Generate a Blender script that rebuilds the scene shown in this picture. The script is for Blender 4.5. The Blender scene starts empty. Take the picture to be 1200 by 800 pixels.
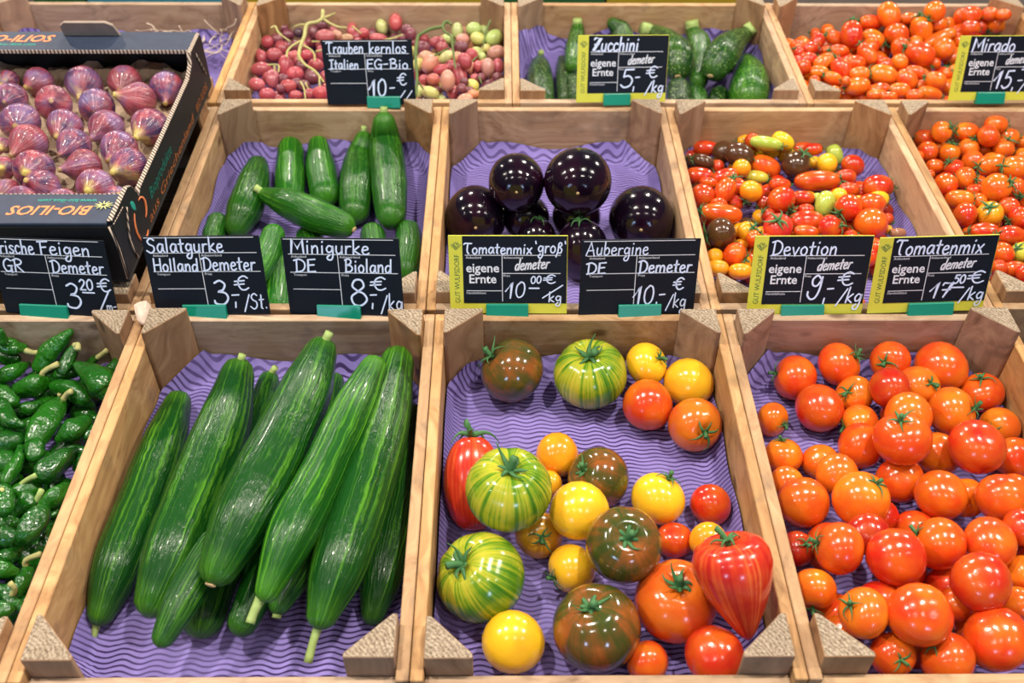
import bpy, bmesh, math, random
import numpy as np
import mathutils.noise as mnoise
from mathutils import Vector, Matrix, Quaternion, Euler

S = bpy.context.scene
COL = S.collection
rnd = random.Random(7)
PI = math.pi

# ------------------------------------------------------------------ camera
F_PX = 1167.0
CAM = Vector((0.0, -0.5655, 1.546))
PITCH, YAW, ROLL = 0.43982, 0.01042, 0.00311
FWD = Vector((math.sin(YAW)*math.cos(PITCH), math.cos(YAW)*math.cos(PITCH), -math.sin(PITCH)))
_r = Vector((math.cos(YAW), -math.sin(YAW), 0)); _u = _r.cross(FWD)
RR = _r*math.cos(ROLL) + _u*math.sin(ROLL); UU = -_r*math.sin(ROLL) + _u*math.cos(ROLL)
cd = bpy.data.cameras.new('camera'); cam = bpy.data.objects.new('camera', cd); COL.objects.link(cam)
m = Matrix.Identity(4)
for i in range(3):
    m[i][0] = RR[i]; m[i][1] = UU[i]; m[i][2] = -FWD[i]; m[i][3] = CAM[i]
cam.matrix_world = m
cd.sensor_width = 36; cd.lens = F_PX/1200*36; cd.clip_start = .02
cd.dof.use_dof = True; cd.dof.focus_distance = .96; cd.dof.aperture_fstop = 7.0
S.camera = cam
S.view_settings.view_transform = 'Standard'; S.view_settings.look = 'None'
S.view_settings.gamma = 1; S.view_settings.use_curve_mapping = False
S.view_settings.exposure = 0.0

# ------------------------------------------------------------------ light: market hall, rows of small spots
w = bpy.data.worlds.new('hall'); S.world = w; w.use_nodes = True
bg = w.node_tree.nodes['Background']
bg.inputs[0].default_value = (.80, .86, 1.0, 1); bg.inputs[1].default_value = .10
def lamp(x, y, z, power, size, col, tgt=(0, .45, 1.0), shape='DISK', sy=None):
    ld = bpy.data.lights.new('hall_lamp', 'AREA'); ld.energy = power; ld.shape = shape; ld.size = size
    if sy: ld.size_y = sy
    ld.color = col
    o = bpy.data.objects.new('hall_lamp', ld); COL.objects.link(o); o.location = (x, y, z)
    o.rotation_euler = (Vector(tgt)-Vector((x, y, z))).to_track_quat('-Z', 'Y').to_euler()
    return o
for x in (-2.1, -.75, .6, 1.95):
    lamp(x, -.40, 3.2, 33, .11, (1, .91, .79))
for x in (-2.6, -.9, .7, 2.5):
    lamp(x, -2.3, 3.1, 9, .13, (1, .93, .85))
for x in (-1.9, -.5, .9, 2.3):
    lamp(x, 2.1, 3.2, 26, .11, (1, .90, .78))
lamp(-1.6, -3.2, 1.0, 14, .34, (.45, .65, 1), shape='RECTANGLE', sy=.45)      # shop windows behind the photographer
lamp(1.0, -3.0, .9, 14, .34, (.5, .65, 1), shape='RECTANGLE', sy=.45)

# ------------------------------------------------------------------ display plane frame (u right, v up the slope, w off it)
T = math.radians(18.5)
O = Vector((0, 0, 1.0)); D = Vector((0, math.cos(T), math.sin(T))); N = Vector((0, -math.sin(T), math.cos(T)))
TILT = Matrix.Translation(O) @ Matrix.Rotation(T, 4, 'X')
def W(u, v, w): return O + Vector((u, 0, 0)) + D*v + N*w
def uvw(P):
    q = P-O; return q.x, q.dot(D), q.dot(N)
def ray(px, py):
    return FWD + RR*((px-600)/F_PX) - UU*((py-400)/F_PX)       # z-normalised
def hit_s(px, py, w):
    d = ray(px, py); return ((O-CAM).dot(N)+w)/d.dot(N)
def hit(px, py, w): return CAM + ray(px, py)*hit_s(px, py, w)
def wall_s(px, py, R, key):
    """how far a ray may go before a body of radius R meets the crate's back board"""
    if not key: return 9.
    d = ray(px, py); return (CR[key][3]-R-(CAM-O).dot(D))/d.dot(D)
def pix(P):
    d = P-CAM; z = d.dot(FWD); return 600+F_PX*d.dot(RR)/z, 400-F_PX*d.dot(UU)/z, z

# ------------------------------------------------------------------ helpers
def tag(o, label=None, cat=None, group=None, kind=None):
    if label: o['label'] = label
    if cat: o['category'] = cat
    if group: o['group'] = group
    if kind: o['kind'] = kind
    return o
def link(name, mesh, parent=None, mat=None, col=None):
    o = bpy.data.objects.new(name, mesh); COL.objects.link(o)
    if parent: o.parent = parent
    if mat is not None and mesh is not None and not mesh.materials: mesh.materials.append(mat)
    if col: o.color = (*col, 1)
    return o
def empty(name, M=None):
    o = bpy.data.objects.new(name, None); COL.objects.link(o); o.empty_display_size = .02
    if M is not None: o.matrix_world = M
    return o
def mesh(name, vs, fs, uvs=None, smooth=True):
    me = bpy.data.meshes.new(name); me.from_pydata([tuple(v) for v in vs], [], fs); me.update()
    if uvs is not None:
        l = me.uv_layers.new(name='UV'); flat = [c for f in uvs for uv in f for c in uv]; l.data.foreach_set('uv', flat)
    if smooth: me.polygons.foreach_set('use_smooth', [True]*len(me.polygons))
    return me
def bevel_mesh(name, vs, fs, bev):
    bm = bmesh.new(); V = [bm.verts.new(v) for v in vs]
    for f in fs: bm.faces.new([V[i] for i in f])
    bmesh.ops.recalc_face_normals(bm, faces=bm.faces)
    if bev: bmesh.ops.bevel(bm, geom=bm.edges[:], offset=bev, segments=1, affect='EDGES', profile=.7)
    me = bpy.data.meshes.new(name); bm.to_mesh(me); bm.free(); return me
BOXF = [(0, 3, 2, 1), (4, 5, 6, 7), (0, 1, 5, 4), (1, 2, 6, 5), (2, 3, 7, 6), (3, 0, 4, 7)]
def box(name, x0, x1, y0, y1, z0, z1, bev=.0008):
    v = [(x0, y0, z0), (x1, y0, z0), (x1, y1, z0), (x0, y1, z0), (x0, y0, z1), (x1, y0, z1), (x1, y1, z1), (x0, y1, z1)]
    return bevel_mesh(name, v, BOXF, bev)
def prism(name, poly, z0, z1, bev=0, axis='z'):
    n = len(poly)
    def P(a, b, c): return (a, b, c) if axis == 'z' else ((c, a, b) if axis == 'x' else (a, c, b))
    v = [P(a, b, z0) for a, b in poly]+[P(a, b, z1) for a, b in poly]
    f = [tuple(range(n-1, -1, -1)), tuple(range(n, 2*n))]+[(i, (i+1) % n, n+(i+1) % n, n+i) for i in range(n)]
    return bevel_mesh(name, v, f, bev)
def revolve(name, prof, ns, dent=None, uvrep=1):
    """prof = [(r,z)] from bottom pole to top pole; dent(ang,t)->radius factor, dz"""
    vs, fs, uv = [], [], []; n = len(prof)
    for i, (r, z) in enumerate(prof):
        t = i/(n-1)
        for k in range(ns):
            a = 2*PI*k/ns; q, dz = dent(a, t) if dent else (1, 0)
            vs.append((r*q*math.cos(a), r*q*math.sin(a), z+dz))
    for i in range(n-1):
        for k in range(ns):
            k2 = (k+1) % ns
            fs.append((i*ns+k, i*ns+k2, (i+1)*ns+k2, (i+1)*ns+k))
            a, b, c, e = k/ns, (k+1)/ns, i/(n-1), (i+1)/(n-1)
            uv.append(((a, c), (b, c), (b, e), (a, e)))
    fs.append(tuple(range(ns-1, -1, -1))); uv.append([(k/ns, 0) for k in range(ns-1, -1, -1)])
    fs.append(tuple((n-1)*ns+k for k in range(ns))); uv.append([(k/ns, 1) for k in range(ns)])
    return mesh(name, vs, fs, uv)
def catmull(pts, n=6):
    P = [Vector(p) for p in pts]
    if len(P) < 3: return [P[0].lerp(P[-1], i/n) for i in range(n+1)]
    P = [P[0]*2-P[1]]+P+[P[-1]*2-P[-2]]; out = []
    for i in range(1, len(P)-2):
        a, b, c, d = P[i-1:i+3]
        for k in range(n):
            t = k/n
            out.append(.5*((2*b)+(c-a)*t+(2*a-5*b+4*c-d)*t*t+(3*b-a-3*c+d)*t**3))
    out.append(P[-2]); return out
def tube_data(pts, rad, ns=10, n=5, lump=None, flat=1.0, caps=True, roundcap=True):
    """smooth tube through pts (Vectors) with radii; returns verts, faces, uvs"""
    C = catmull([(*p, r) if False else Vector((p[0], p[1], p[2])) for p, r in zip(pts, rad)], n)
    R = [v.x for v in catmull([Vector((r, 0, 0)) for r in rad], n)]
    R = [max(r, 1e-5) for r in R]
    if roundcap:                                   # rounded ends
        def ext(c0, c1, r0):
            d = (c0-c1).normalized(); return [(c0+d*r0*math.sin(a), r0*math.cos(a)) for a in (PI*.17, PI*.32, PI*.44, PI*.495)]
        e0 = ext(C[0], C[1], R[0]); e1 = ext(C[-1], C[-2], R[-1])
        C = [c for c, _ in reversed(e0)]+C+[c for c, _ in e1]; R = [r for _, r in reversed(e0)]+R+[r for _, r in e1]
    m_ = len(C); vs, fs, uv = [], [], []
    L = [0]
    for i in range(1, m_): L.append(L[-1]+(C[i]-C[i-1]).length)
    tt = (C[1]-C[0]).normalized(); up = Vector((0, 0, 1)) if abs(tt.z) < .8 else Vector((1, 0, 0))
    x = up.cross(tt).normalized()
    for i in range(m_):
        t2 = (C[min(i+1, m_-1)]-C[max(i-1, 0)]).normalized()
        x = (x-t2*x.dot(t2)).normalized(); y = t2.cross(x)
        for k in range(ns):
            a = 2*PI*k/ns; q = R[i]*(lump(a, L[i]/max(L[-1], 1e-6)) if lump else 1)
            vs.append(C[i]+x*math.cos(a)*q+y*math.sin(a)*q*flat)
    for i in range(m_-1):
        for k in range(ns):
            k2 = (k+1) % ns
            fs.append((i*ns+k, i*ns+k2, (i+1)*ns+k2, (i+1)*ns+k))
            uv.append(((k/ns, L[i]/L[-1]), ((k+1)/ns, L[i]/L[-1]), ((k+1)/ns, L[i+1]/L[-1]), (k/ns, L[i+1]/L[-1])))
    if caps:
        fs.append(tuple(range(ns-1, -1, -1))); uv.append([(k/ns, 0) for k in range(ns-1, -1, -1)])
        fs.append(tuple((m_-1)*ns+k for k in range(ns))); uv.append([(k/ns, 1) for k in range(ns)])
    return vs, fs, uv
def join_data(parts):
    vs, fs, uv = [], [], []
    for v, f, u in parts:
        b = len(vs); vs += v; fs += [tuple(i+b for i in q) for q in f]; uv += u
    return vs, fs, uv
def tube(name, pts, rad, parent=None, mat=None, col=None, **k):
    return link(name, mesh(name, *tube_data(pts, rad, **k)), parent, mat, col)

# ------------------------------------------------------------------ materials
class NT:
    def __init__(s, name, rough=.5, spec=.5, coat=0, metal=0):
        s.m = bpy.data.materials.new(name); s.m.use_nodes = True; s.t = s.m.node_tree; s.b = s.t.nodes['Principled BSDF']
        s.b.inputs['Roughness'].default_value = rough; s.b.inputs['Specular IOR Level'].default_value = spec
        s.b.inputs['Coat Weight'].default_value = coat; s.b.inputs['Coat Roughness'].default_value = .08; s.b.inputs['Metallic'].default_value = metal
    def n(s, typ, ins={}, **props):
        x = s.t.nodes.new('ShaderNode'+typ)
        for k, v in props.items(): setattr(x, k, v)
        for k, v in ins.items():
            if isinstance(v, bpy.types.NodeSocket): s.t.links.new(v, x.inputs[k])
            else: x.inputs[k].default_value = v
        return x
    def math(s, op, a, b=0, c=0): return s.n('Math', {0: a, 1: b, 2: c}, operation=op).outputs[0]
    def vec(s, a, b, c): return s.n('CombineXYZ', {0: a, 1: b, 2: c}).outputs[0]
    def vm(s, op, a, b): return s.n('VectorMath', {0: a, 1: b}, operation=op).outputs[0]
    def noise(s, v, scale, detail=2, rough=.5): return s.n('TexNoise', {'Vector': v, 'Scale': scale, 'Detail': detail, 'Roughness': rough}).outputs[0]
    def ramp(s, f, stops):
        x = s.n('ValToRGB', {0: f}); e = x.color_ramp.elements
        while len(e) < len(stops): e.new(.5)
        for i, (p, c) in enumerate(stops): e[i].position = p; e[i].color = (*c, 1) if len(c) == 3 else c
        return x.outputs[0]
    def mix(s, f, a, b, mode='MIX'):
        x = s.t.nodes.new('ShaderNodeMix'); x.data_type = 'RGBA'; x.blend_type = mode
        for k, v in ((0, f), (6, a), (7, b)):
            if isinstance(v, bpy.types.NodeSocket): s.t.links.new(v, x.inputs[k])
            else: x.inputs[k].default_value = (*v, 1) if isinstance(v, tuple) and len(v) == 3 else v
        return x.outputs[2]
    def col(s, c):
        if isinstance(c, tuple): s.b.inputs['Base Color'].default_value = (*c, 1)
        else: s.t.links.new(c, s.b.inputs['Base Color'])
        return s
    def bump(s, h, strength=.3, dist=.001):
        x = s.n('Bump', {'Height': h, 'Strength': strength, 'Distance': dist}); s.t.links.new(x.outputs[0], s.b.inputs['Normal']); return s
    def rough(s, f): s.t.links.new(f, s.b.inputs['Roughness'])
    @property
    def obj(s): return s.n('TexCoord').outputs['Object']
    @property
    def info(s): return s.n('ObjectInfo')
    def meridian(s, K, L, rnd_=True):
        """coordinates that wrap the fruit: (cos,sin)*K round it, L along it"""
        uv = s.n('SeparateXYZ', {0: s.n('TexCoord').outputs['UV']})
        a = s.math('MULTIPLY', uv.outputs[0], 2*PI)
        z = s.math('MULTIPLY', uv.outputs[1], L)
        if rnd_: z = s.math('ADD', z, s.math('MULTIPLY', s.info.outputs['Random'], 53.))
        return s.vec(s.math('MULTIPLY', s.math('COSINE', a), K), s.math('MULTIPLY', s.math('SINE', a), K), z), uv.outputs[1]

def wood(name, axis, stops, scale=1.0):
    q = NT(name, .62, .3); inf = q.info
    off = q.vm('ADD', q.obj, q.vec(q.math('MULTIPLY', inf.outputs['Random'], 7.), q.math('MULTIPLY', inf.outputs['Random'], 3.), 0.))
    warp = q.noise(off, 7., 2)
    sc = [90*scale]*3; sc['xyz'.index(axis)] = 5*scale
    v = q.vm('MULTIPLY', off, tuple(sc))
    v = q.vm('ADD', v, q.vec(q.math('MULTIPLY', warp, 9.), q.math('MULTIPLY', warp, 9.), q.math('MULTIPLY', warp, 9.)))
    g = q.noise(v, 1., 4, .6); big = q.noise(off, 9., 2)
    c = q.ramp(g, stops)
    c = q.mix(q.math('MULTIPLY', big, .5), c, (.36, .20, .10), 'MIX')
    sk = [16.]*3; sk['xyz'.index(axis)] = 9.
    kn = q.n('TexVoronoi', {'Vector': q.vm('MULTIPLY', off, tuple(sk)), 'Scale': 1.}).outputs['Distance']
    k = q.ramp(kn, [(.0, (.9, .9, .9)), (.06, (.7, .7, .7)), (.11, (0, 0, 0))])
    c = q.mix(k, c, (.10, .045, .02))
    dirt = q.ramp(q.noise(off, 28., 3), [(.58, (0, 0, 0)), (.8, (.7, .7, .7))])
    c = q.mix(dirt, c, (.16, .11, .07))
    hs = q.n('HueSaturation', {'Color': c, 'Value': q.math('ADD', q.math('MULTIPLY', inf.outputs['Random'], .34), .82), 'Saturation': q.math('ADD', q.math('MULTIPLY', q.math('FRACT', q.math('MULTIPLY', inf.outputs['Random'], 17.)), .3), .80)})
    q.col(hs.outputs[0]); q.bump(g, .35, .0012); return q.m
TAN = [(.2, (.17, .075, .025)), (.42, (.42, .225, .085)), (.6, (.55, .325, .135)), (.85, (.68, .45, .21))]
M_WX, M_WY, M_WZ = wood('wood_x', 'x', [(.2, (.17, .085, .04)), (.42, (.39, .245, .135)), (.6, (.50, .34, .20)), (.85, (.62, .46, .30))]), wood('wood_y', 'y', TAN), wood('wood_z', 'z', [(.25, (.10, .048, .022)), (.45, (.26, .14, .07)), (.62, (.37, .22, .115)), (.9, (.50, .33, .19))], .6)
def mk_endgrain():
    q = NT('end_grain', .85, .15); inf = q.info
    o = q.vm('ADD', q.obj, q.vec(q.math('MULTIPLY', inf.outputs['Random'], .05), q.math('MULTIPLY', inf.outputs['Random'], .04), 0.))
    xy = q.n('SeparateXYZ', {0: q.vm('MODULO', o, (.12, .12, 10.))})
    r = q.math('SQRT', q.math('ADD', q.math('POWER', xy.outputs[0], 2.), q.math('POWER', xy.outputs[1], 2.)))
    s_ = q.math('SINE', q.math('ADD', q.math('MULTIPLY', r, 1900.), q.math('MULTIPLY', q.noise(o, 90.), 14.)))
    n_ = q.noise(o, 500., 2)
    c = q.ramp(q.math('ADD', q.math('MULTIPLY', s_, .10), n_), [(.2, (.12, .085, .055)), (.5, (.29, .225, .16)), (.8, (.46, .38, .28))])
    q.col(c); q.bump(n_, .6, .001); return q.m
M_END = mk_endgrain()
def mk_paper():
    q = NT('purple_paper', .75, .2); x = q.n('SeparateXYZ', {0: q.obj})
    nz = q.noise(q.obj, 14., 2)
    ph = q.math('ADD', q.math('MULTIPLY', x.outputs[1], 2*PI/.0052),
                q.math('ADD', q.math('MULTIPLY', q.math('SINE', q.math('MULTIPLY', x.outputs[0], 2*PI/.029)), 1.9), q.math('MULTIPLY', nz, 2.6)))
    ln = q.ramp(q.math('ADD', q.math('MULTIPLY', q.math('SINE', ph), .5), .5), [(.58, (0, 0, 0)), (.80, (1, 1, 1))])
    fade = q.ramp(q.noise(q.obj, 9., 2), [(.36, (.45, .45, .45)), (.6, (1, 1, 1))])
    f = q.mix(1., ln, fade, 'MULTIPLY')
    q.col(q.mix(f, (.255, .20, .52), (.045, .026, .11)))
    q.bump(q.noise(q.obj, 55., 3), .5, .003); return q.m
M_PAPER = mk_paper()
def mk_tomato():
    q = NT('tomato_skin', .2, .5, .2); v, t = q.meridian(1.1, 1.6); inf = q.info; c0 = inf.outputs['Color']
    ov = q.vm('ADD', q.obj, q.vec(q.math('MULTIPLY', inf.outputs['Random'], 31.), 0., 0.))
    n1 = q.noise(ov, .95, 2); top = q.ramp(t, [(.62, (0, 0, 0)), (.95, (.75, .75, .75))])
    warm = q.n('HueSaturation', {'Color': c0, 'Hue': .524, 'Value': 1.1}).outputs[0]
    c = q.mix(q.ramp(n1, [(.38, (0, 0, 0)), (.68, (.8, .8, .8))]), c0, warm)
    c = q.mix(q.math('MULTIPLY', top, .55), c, warm)
    q.col(c); q.bump(q.noise(ov, 9., 3), .04, .01); return q.m
M_TOM = mk_tomato()
def mk_streak(name, stops, Ks=(3., 10.), wts=(.35, .65), L=(.9, .8), green_low=.08, blotch=.3, rough=.2, K3=20.):
    q = NT(name, rough, .5, .22); v, t = q.meridian(Ks[0], L[0]); v2, _ = q.meridian(Ks[1], L[1]); v3, _ = q.meridian(K3, 3.)
    ov = q.vm('ADD', q.obj, q.vec(q.math('MULTIPLY', q.info.outputs['Random'], 31.), 0., 0.))
    f = q.math('ADD', q.math('MULTIPLY', q.noise(v, 1., 2), wts[0]), q.math('MULTIPLY', q.noise(v2, 1., 2), wts[1]))
    f = q.math('ADD', f, q.math('MULTIPLY', q.math('SUBTRACT', q.noise(v3, 1., 2), .5), .16))
    f = q.math('ADD', f, q.math('MULTIPLY', q.math('SUBTRACT', q.noise(ov, 1.5, 3), .5), blotch))
    low = q.ramp(t, [(.15, (1, 1, 1)), (.7, (0, 0, 0))]); f = q.math('SUBTRACT', f, q.math('MULTIPLY', low, green_low))
    q.col(q.ramp(f, stops)); return q.m
M_ZEBRA = mk_streak('green_zebra_skin', [(.30, (.04, .15, .008)), (.41, (.12, .25, .012)), (.50, (.34, .38, .022)), (.66, (.52, .44, .04))], blotch=.45, wts=(.5, .5), green_low=.12, K3=26.)
M_BROWN = mk_streak('brown_tomato_skin', [(.30, (.045, .06, .010)), (.48, (.095, .065, .013)), (.60, (.17, .068, .014)), (.82, (.32, .085, .016))], (1.6, 5.), (.45, .55), (1.4, 1.2), -.0, 1.1, .15)
M_STRIPED = mk_streak('striped_red_skin', [(.34, (.48, .014, .010)), (.50, (.60, .045, .014)), (.68, (.72, .13, .03))], (3., 13.), (.4, .6), (.8, .5), .04, .5, .22)
def mk_cuke(name, dark, light, K=5., amt=.6, speck=False):
    q = NT(name, .27, .30, .08); v, t = q.meridian(K, 1.2); inf = q.info
    ov = q.noise(q.obj, 22., 3); wn = q.noise(q.obj, 60., 2)
    v = q.vm('ADD', v, q.vec(q.math('MULTIPLY', wn, 1.6), q.math('MULTIPLY', ov, 1.6), 0.))
    s_ = q.noise(v, 1., 3, .6); st = q.ramp(q.math('ADD', s_, q.math('MULTIPLY', q.math('SUBTRACT', ov, .5), .25)), [(.50, (0, 0, 0)), (.72, (amt, amt, amt))])
    ends = q.ramp(t, [(0., (.5, .5, .5)), (.12, (0, 0, 0)), (.9, (0, 0, 0)), (1., (.35, .35, .35))])
    c = q.mix(st, dark, light); c = q.mix(ends, c, light)
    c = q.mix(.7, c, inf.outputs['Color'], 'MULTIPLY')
    if speck:
        sp = q.n('TexVoronoi', {'Vector': q.obj, 'Scale': 230.}).outputs['Distance']
        c = q.mix(q.ramp(sp, [(.12, (.75, .75, .75)), (.26, (0, 0, 0))]), c, (.35, .50, .16))
    q.col(c)
    v2, _ = q.meridian(6., 34.)
    h = q.math('ADD', q.math('MULTIPLY', q.noise(v2, 1., 3, .6), .7), q.math('MULTIPLY', s_, 1.3))
    q.bump(h, .42, .0032); return q.m
M_CUKE = mk_cuke('cucumber_skin', (.005, .056, .006), (.09, .27, .015), K=8.5, amt=.9)
M_MINI = mk_cuke('mini_cucumber_skin', (.009, .070, .006), (.075, .25, .016), K=7., amt=.7)
M_ZUC = mk_cuke('zucchini_skin', (.009, .045, .007), (.07, .17, .015), K=4.5, amt=.7, speck=True)
def mk_simple(name, c, rough=.5, spec=.5, coat=0, nscale=40, amt=.25, bump=.15, usecol=False):
    q = NT(name, rough, spec, coat); n_ = q.noise(q.obj, nscale, 3)
    c0 = q.info.outputs['Color'] if usecol else (*c, 1)
    dk = tuple(x*(1-amt) for x in c)
    if usecol: cc = q.mix(q.math('MULTIPLY', n_, amt*2), c0, (.0, .0, .0))
    else: cc = q.mix(n_, tuple(min(1, x*(1+amt)) for x in c), dk)
    q.col(cc)
    if bump: q.bump(n_, bump, .001)
    return q.m
def mk_aub():
    q = NT('aubergine_skin', .13, .5, .15); v, t = q.meridian(1., 2.)
    c = q.mix(q.ramp(q.noise(v, 1.2), [(.4, (0, 0, 0)), (.7, (1, 1, 1))]), (.004, .0015, .006), (.014, .002, .009))
    q.col(c); q.bump(q.noise(v, 6., 2), .03, .01); return q.m
M_AUB = mk_aub()
def mk_pepper():
    q = NT('pepper_skin', .2, .55, .35); inf = q.info
    n_ = q.noise(q.obj, 55., 2); c = q.mix(n_, inf.outputs['Color'], (.012, .115, .005))
    q.col(c); q.bump(q.noise(q.obj, 90., 3, .6), .8, .005); return q.m
M_PEP = mk_pepper()
M_CALYX = mk_simple('calyx_green', (.055, .165, .055), .55, .3, 0, 200, .4, .2)
M_STEM = mk_simple('stem_green', (.33, .44, .14), .6, .3, 0, 150, .3, .3)
M_DSTEM = mk_simple('dark_stem', (.10, .15, .04), .6, .3, 0, 150, .3, .3)
M_WOODY = mk_simple('woody_stem', (.42, .40, .16), .7, .2, 0, 200, .35, .4)
M_TAN = mk_simple('blossom_scar', (.50, .36, .18), .8, .2, 0, 400, .35, .5)
def mk_grape():
    q = NT('grape_skin', .32, .5, .1); c0 = q.info.outputs['Color']; n_ = q.noise(q.obj, 90., 3)
    c = q.mix(q.ramp(n_, [(.42, (0, 0, 0)), (.8, (.45, .45, .45))]), c0, (.55, .34, .30))
    q.col(c); q.b.inputs['Subsurface Weight'].default_value = .15; q.b.inputs['Subsurface Radius'].default_value = (.006, .003, .002)
    q.b.inputs['Subsurface Scale'].default_value = 1.; return q.m
M_GRAPE = mk_grape()
def mk_fig():
    q = NT('fig_skin', .30, .5, .2); v, t = q.meridian(9., .9); c0 = q.info.outputs['Color']
    v2, _ = q.meridian(1.1, 2.2); bl = q.noise(v2, 1.3, 3)
    ov = q.vm('ADD', q.obj, q.vec(q.math('MULTIPLY', q.info.outputs['Random'], 31.), 0., 0.)); b2 = q.noise(ov, 1.6, 4, .65)
    base = q.mix(q.ramp(q.math('ADD', q.math('MULTIPLY', b2, .7), q.math('MULTIPLY', bl, .3)), [(.42, (0, 0, 0)), (.62, (1, 1, 1))]), c0, (.36, .06, .085))
    base = q.mix(q.ramp(q.noise(ov, .9, 2), [(.48, (0, 0, 0)), (.7, (.65, .65, .65))]), base, (.20, .15, .34))
    st = q.ramp(q.noise(v, 1., 3, .6), [(.50, (0, 0, 0)), (.72, (.42, .42, .42))])
    c = q.mix(st, base, (.50, .24, .22))
    yl0 = q.math('ADD', t, q.math('MULTIPLY', q.math('SUBTRACT', q.noise(ov, 1.3, 3), .5), .9)); yl0 = q.math('ADD', yl0, q.math('MULTIPLY', q.math('SUBTRACT', q.math('FRACT', q.math('MULTIPLY', q.info.outputs['Random'], 7.3)), .6), .38))
    yl = q.ramp(yl0, [(.66, (0, 0, 0)), (.95, (1, 1, 1))])
    q.col(q.mix(yl, c, (.58, .46, .12))); q.bump(q.math('ADD', q.noise(v, 1.6, 2), b2), .25, .02); return q.m
M_FIG = mk_fig()
M_BLACKCARD = mk_simple('black_cardboard', (.010, .011, .014), .55, .25, .0, 70, .3, .08)
M_LEDGE = mk_simple('printed_cardboard', (.030, .042, .075), .55, .25, 0, 90, .3, .08)
def mk_corr():
    q = NT('corrugated_edge', .8, .2)
    x = q.n('SeparateXYZ', {0: q.obj}); s_ = q.math('SINE', q.math('MULTIPLY', q.math('ADD', x.outputs[0], x.outputs[1]), 2*PI/.0048))
    q.col(q.ramp(q.math('ADD', q.math('MULTIPLY', s_, .5), .5), [(.25, (.05, .035, .03)), (.55, (.52, .42, .34))])); return q.m
M_CORR = mk_corr()
M_KRAFT = mk_simple('brown_kraft_paper', (.46, .34, .24), .85, .15, 0, 60, .25, .6)
M_GREYCARD = mk_simple('grey_brown_card', (.34, .27, .22), .85, .15, 0, 60, .2, .3)
M_BOARD = mk_simple('sign_black', (.004, .007, .014), .55, .2, 0, 30, .3, 0)
M_YELLOW = mk_simple('sign_yellow_green', (.56, .56, .055), .5, .4, 0, 30, .1, 0)
M_CHALK = mk_simple('chalk_pen', (.60, .70, .95), .7, .2, 0, 300, .1, 0)
M_PRINT = mk_simple('white_print', (.62, .66, .74), .6, .3, 0, 300, .05, 0)
M_DKPRINT = mk_simple('dark_green_print', (.035, .12, .05), .6, .3, 0, 300, .05, 0)
M_ORANGE = mk_simple('orange_print', (.85, .25, .09), .6, .3, 0, 300, .1, 0)
M_TEAL = mk_simple('teal_print', (.02, .32, .24), .6, .3, 0, 300, .1, 0)
M_ORANGED = mk_simple('dull_orange_print', (.36, .11, .03), .6, .3, 0, 300, .2, 0)
M_TEALD = mk_simple('dull_teal_print', (.008, .16, .12), .6, .3, 0, 300, .2, 0)
M_SUN = mk_simple('yellow_print', (.62, .62, .28), .6, .3, 0, 300, .1, 0)
M_CLIP = mk_simple('green_plastic', (.003, .20, .13), .32, .5, .1, 60, .1, 0)
M_WOOL = mk_simple('wood_wool', (.72, .60, .46), .8, .2, 0, 300, .2, 0)
M_DECK = mk_simple('dark_deck', (.05, .04, .035), .8, .2, 0, 20, .3, .1)
M_FLOOR = mk_simple('hall_floor', (.22, .21, .20), .6, .3, 0, 6, .2, .1)
M_WALL = mk_simple('hall_wall', (.30, .28, .26), .9, .2, 0, 5, .1, .1)
M_OLIVE = mk_simple('olive_plastic', (.30, .24, .015), .45, .4, 0, 30, .1, 0)
M_BLUEP = mk_simple('blue_plastic', (.03, .22, .33), .45, .4, 0, 30, .1, 0)
M_DGRN = mk_simple('dark_green_plastic', (.01, .09, .03), .45, .4, 0, 30, .1, 0)
M_SPLINT = mk_simple('torn_wood', (.60, .47, .38), .85, .2, 0, 120, .3, .7)

# ------------------------------------------------------------------ setting
def struct(name, me, mat): o = link(name, me, None, mat); o['kind'] = 'structure'; return o
struct('floor', box('floor', -4, 4, -4, 4, -.1, 0, 0), M_FLOOR)
struct('wall_back', box('wall_back', -4, 4, 4, 4.1, 0, 3.8, 0), M_WALL)
deck = empty('display_stand', TILT)
tag(deck, 'dark sloping display stand carrying the three rows of wooden crates', 'stand')
for (v0, v1) in ((-.01, .405), (.41, .826), (.83, 1.15)):
    link('shelf_board', box('shelf_board', -1.25, 1.25, v0, v1, -.128, -.104), deck, M_DECK)
for x in (-1.2, 1.2):
    for v in (.02, 1.12):
        top = W(x, v, -.128).z
        me = box('leg', x-.03, x+.03, -.03, .03, 0, top-.012); o = link('leg', me, deck, M_DECK)
        o.matrix_world = Matrix.Translation((0, W(x, v, -.128).y, 0)); o.matrix_parent_inverse = Matrix.Identity(4)
        o.matrix_basis = TILT.inverted() @ Matrix.Translation((0, W(x, v, -.128).y, 0))

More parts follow.
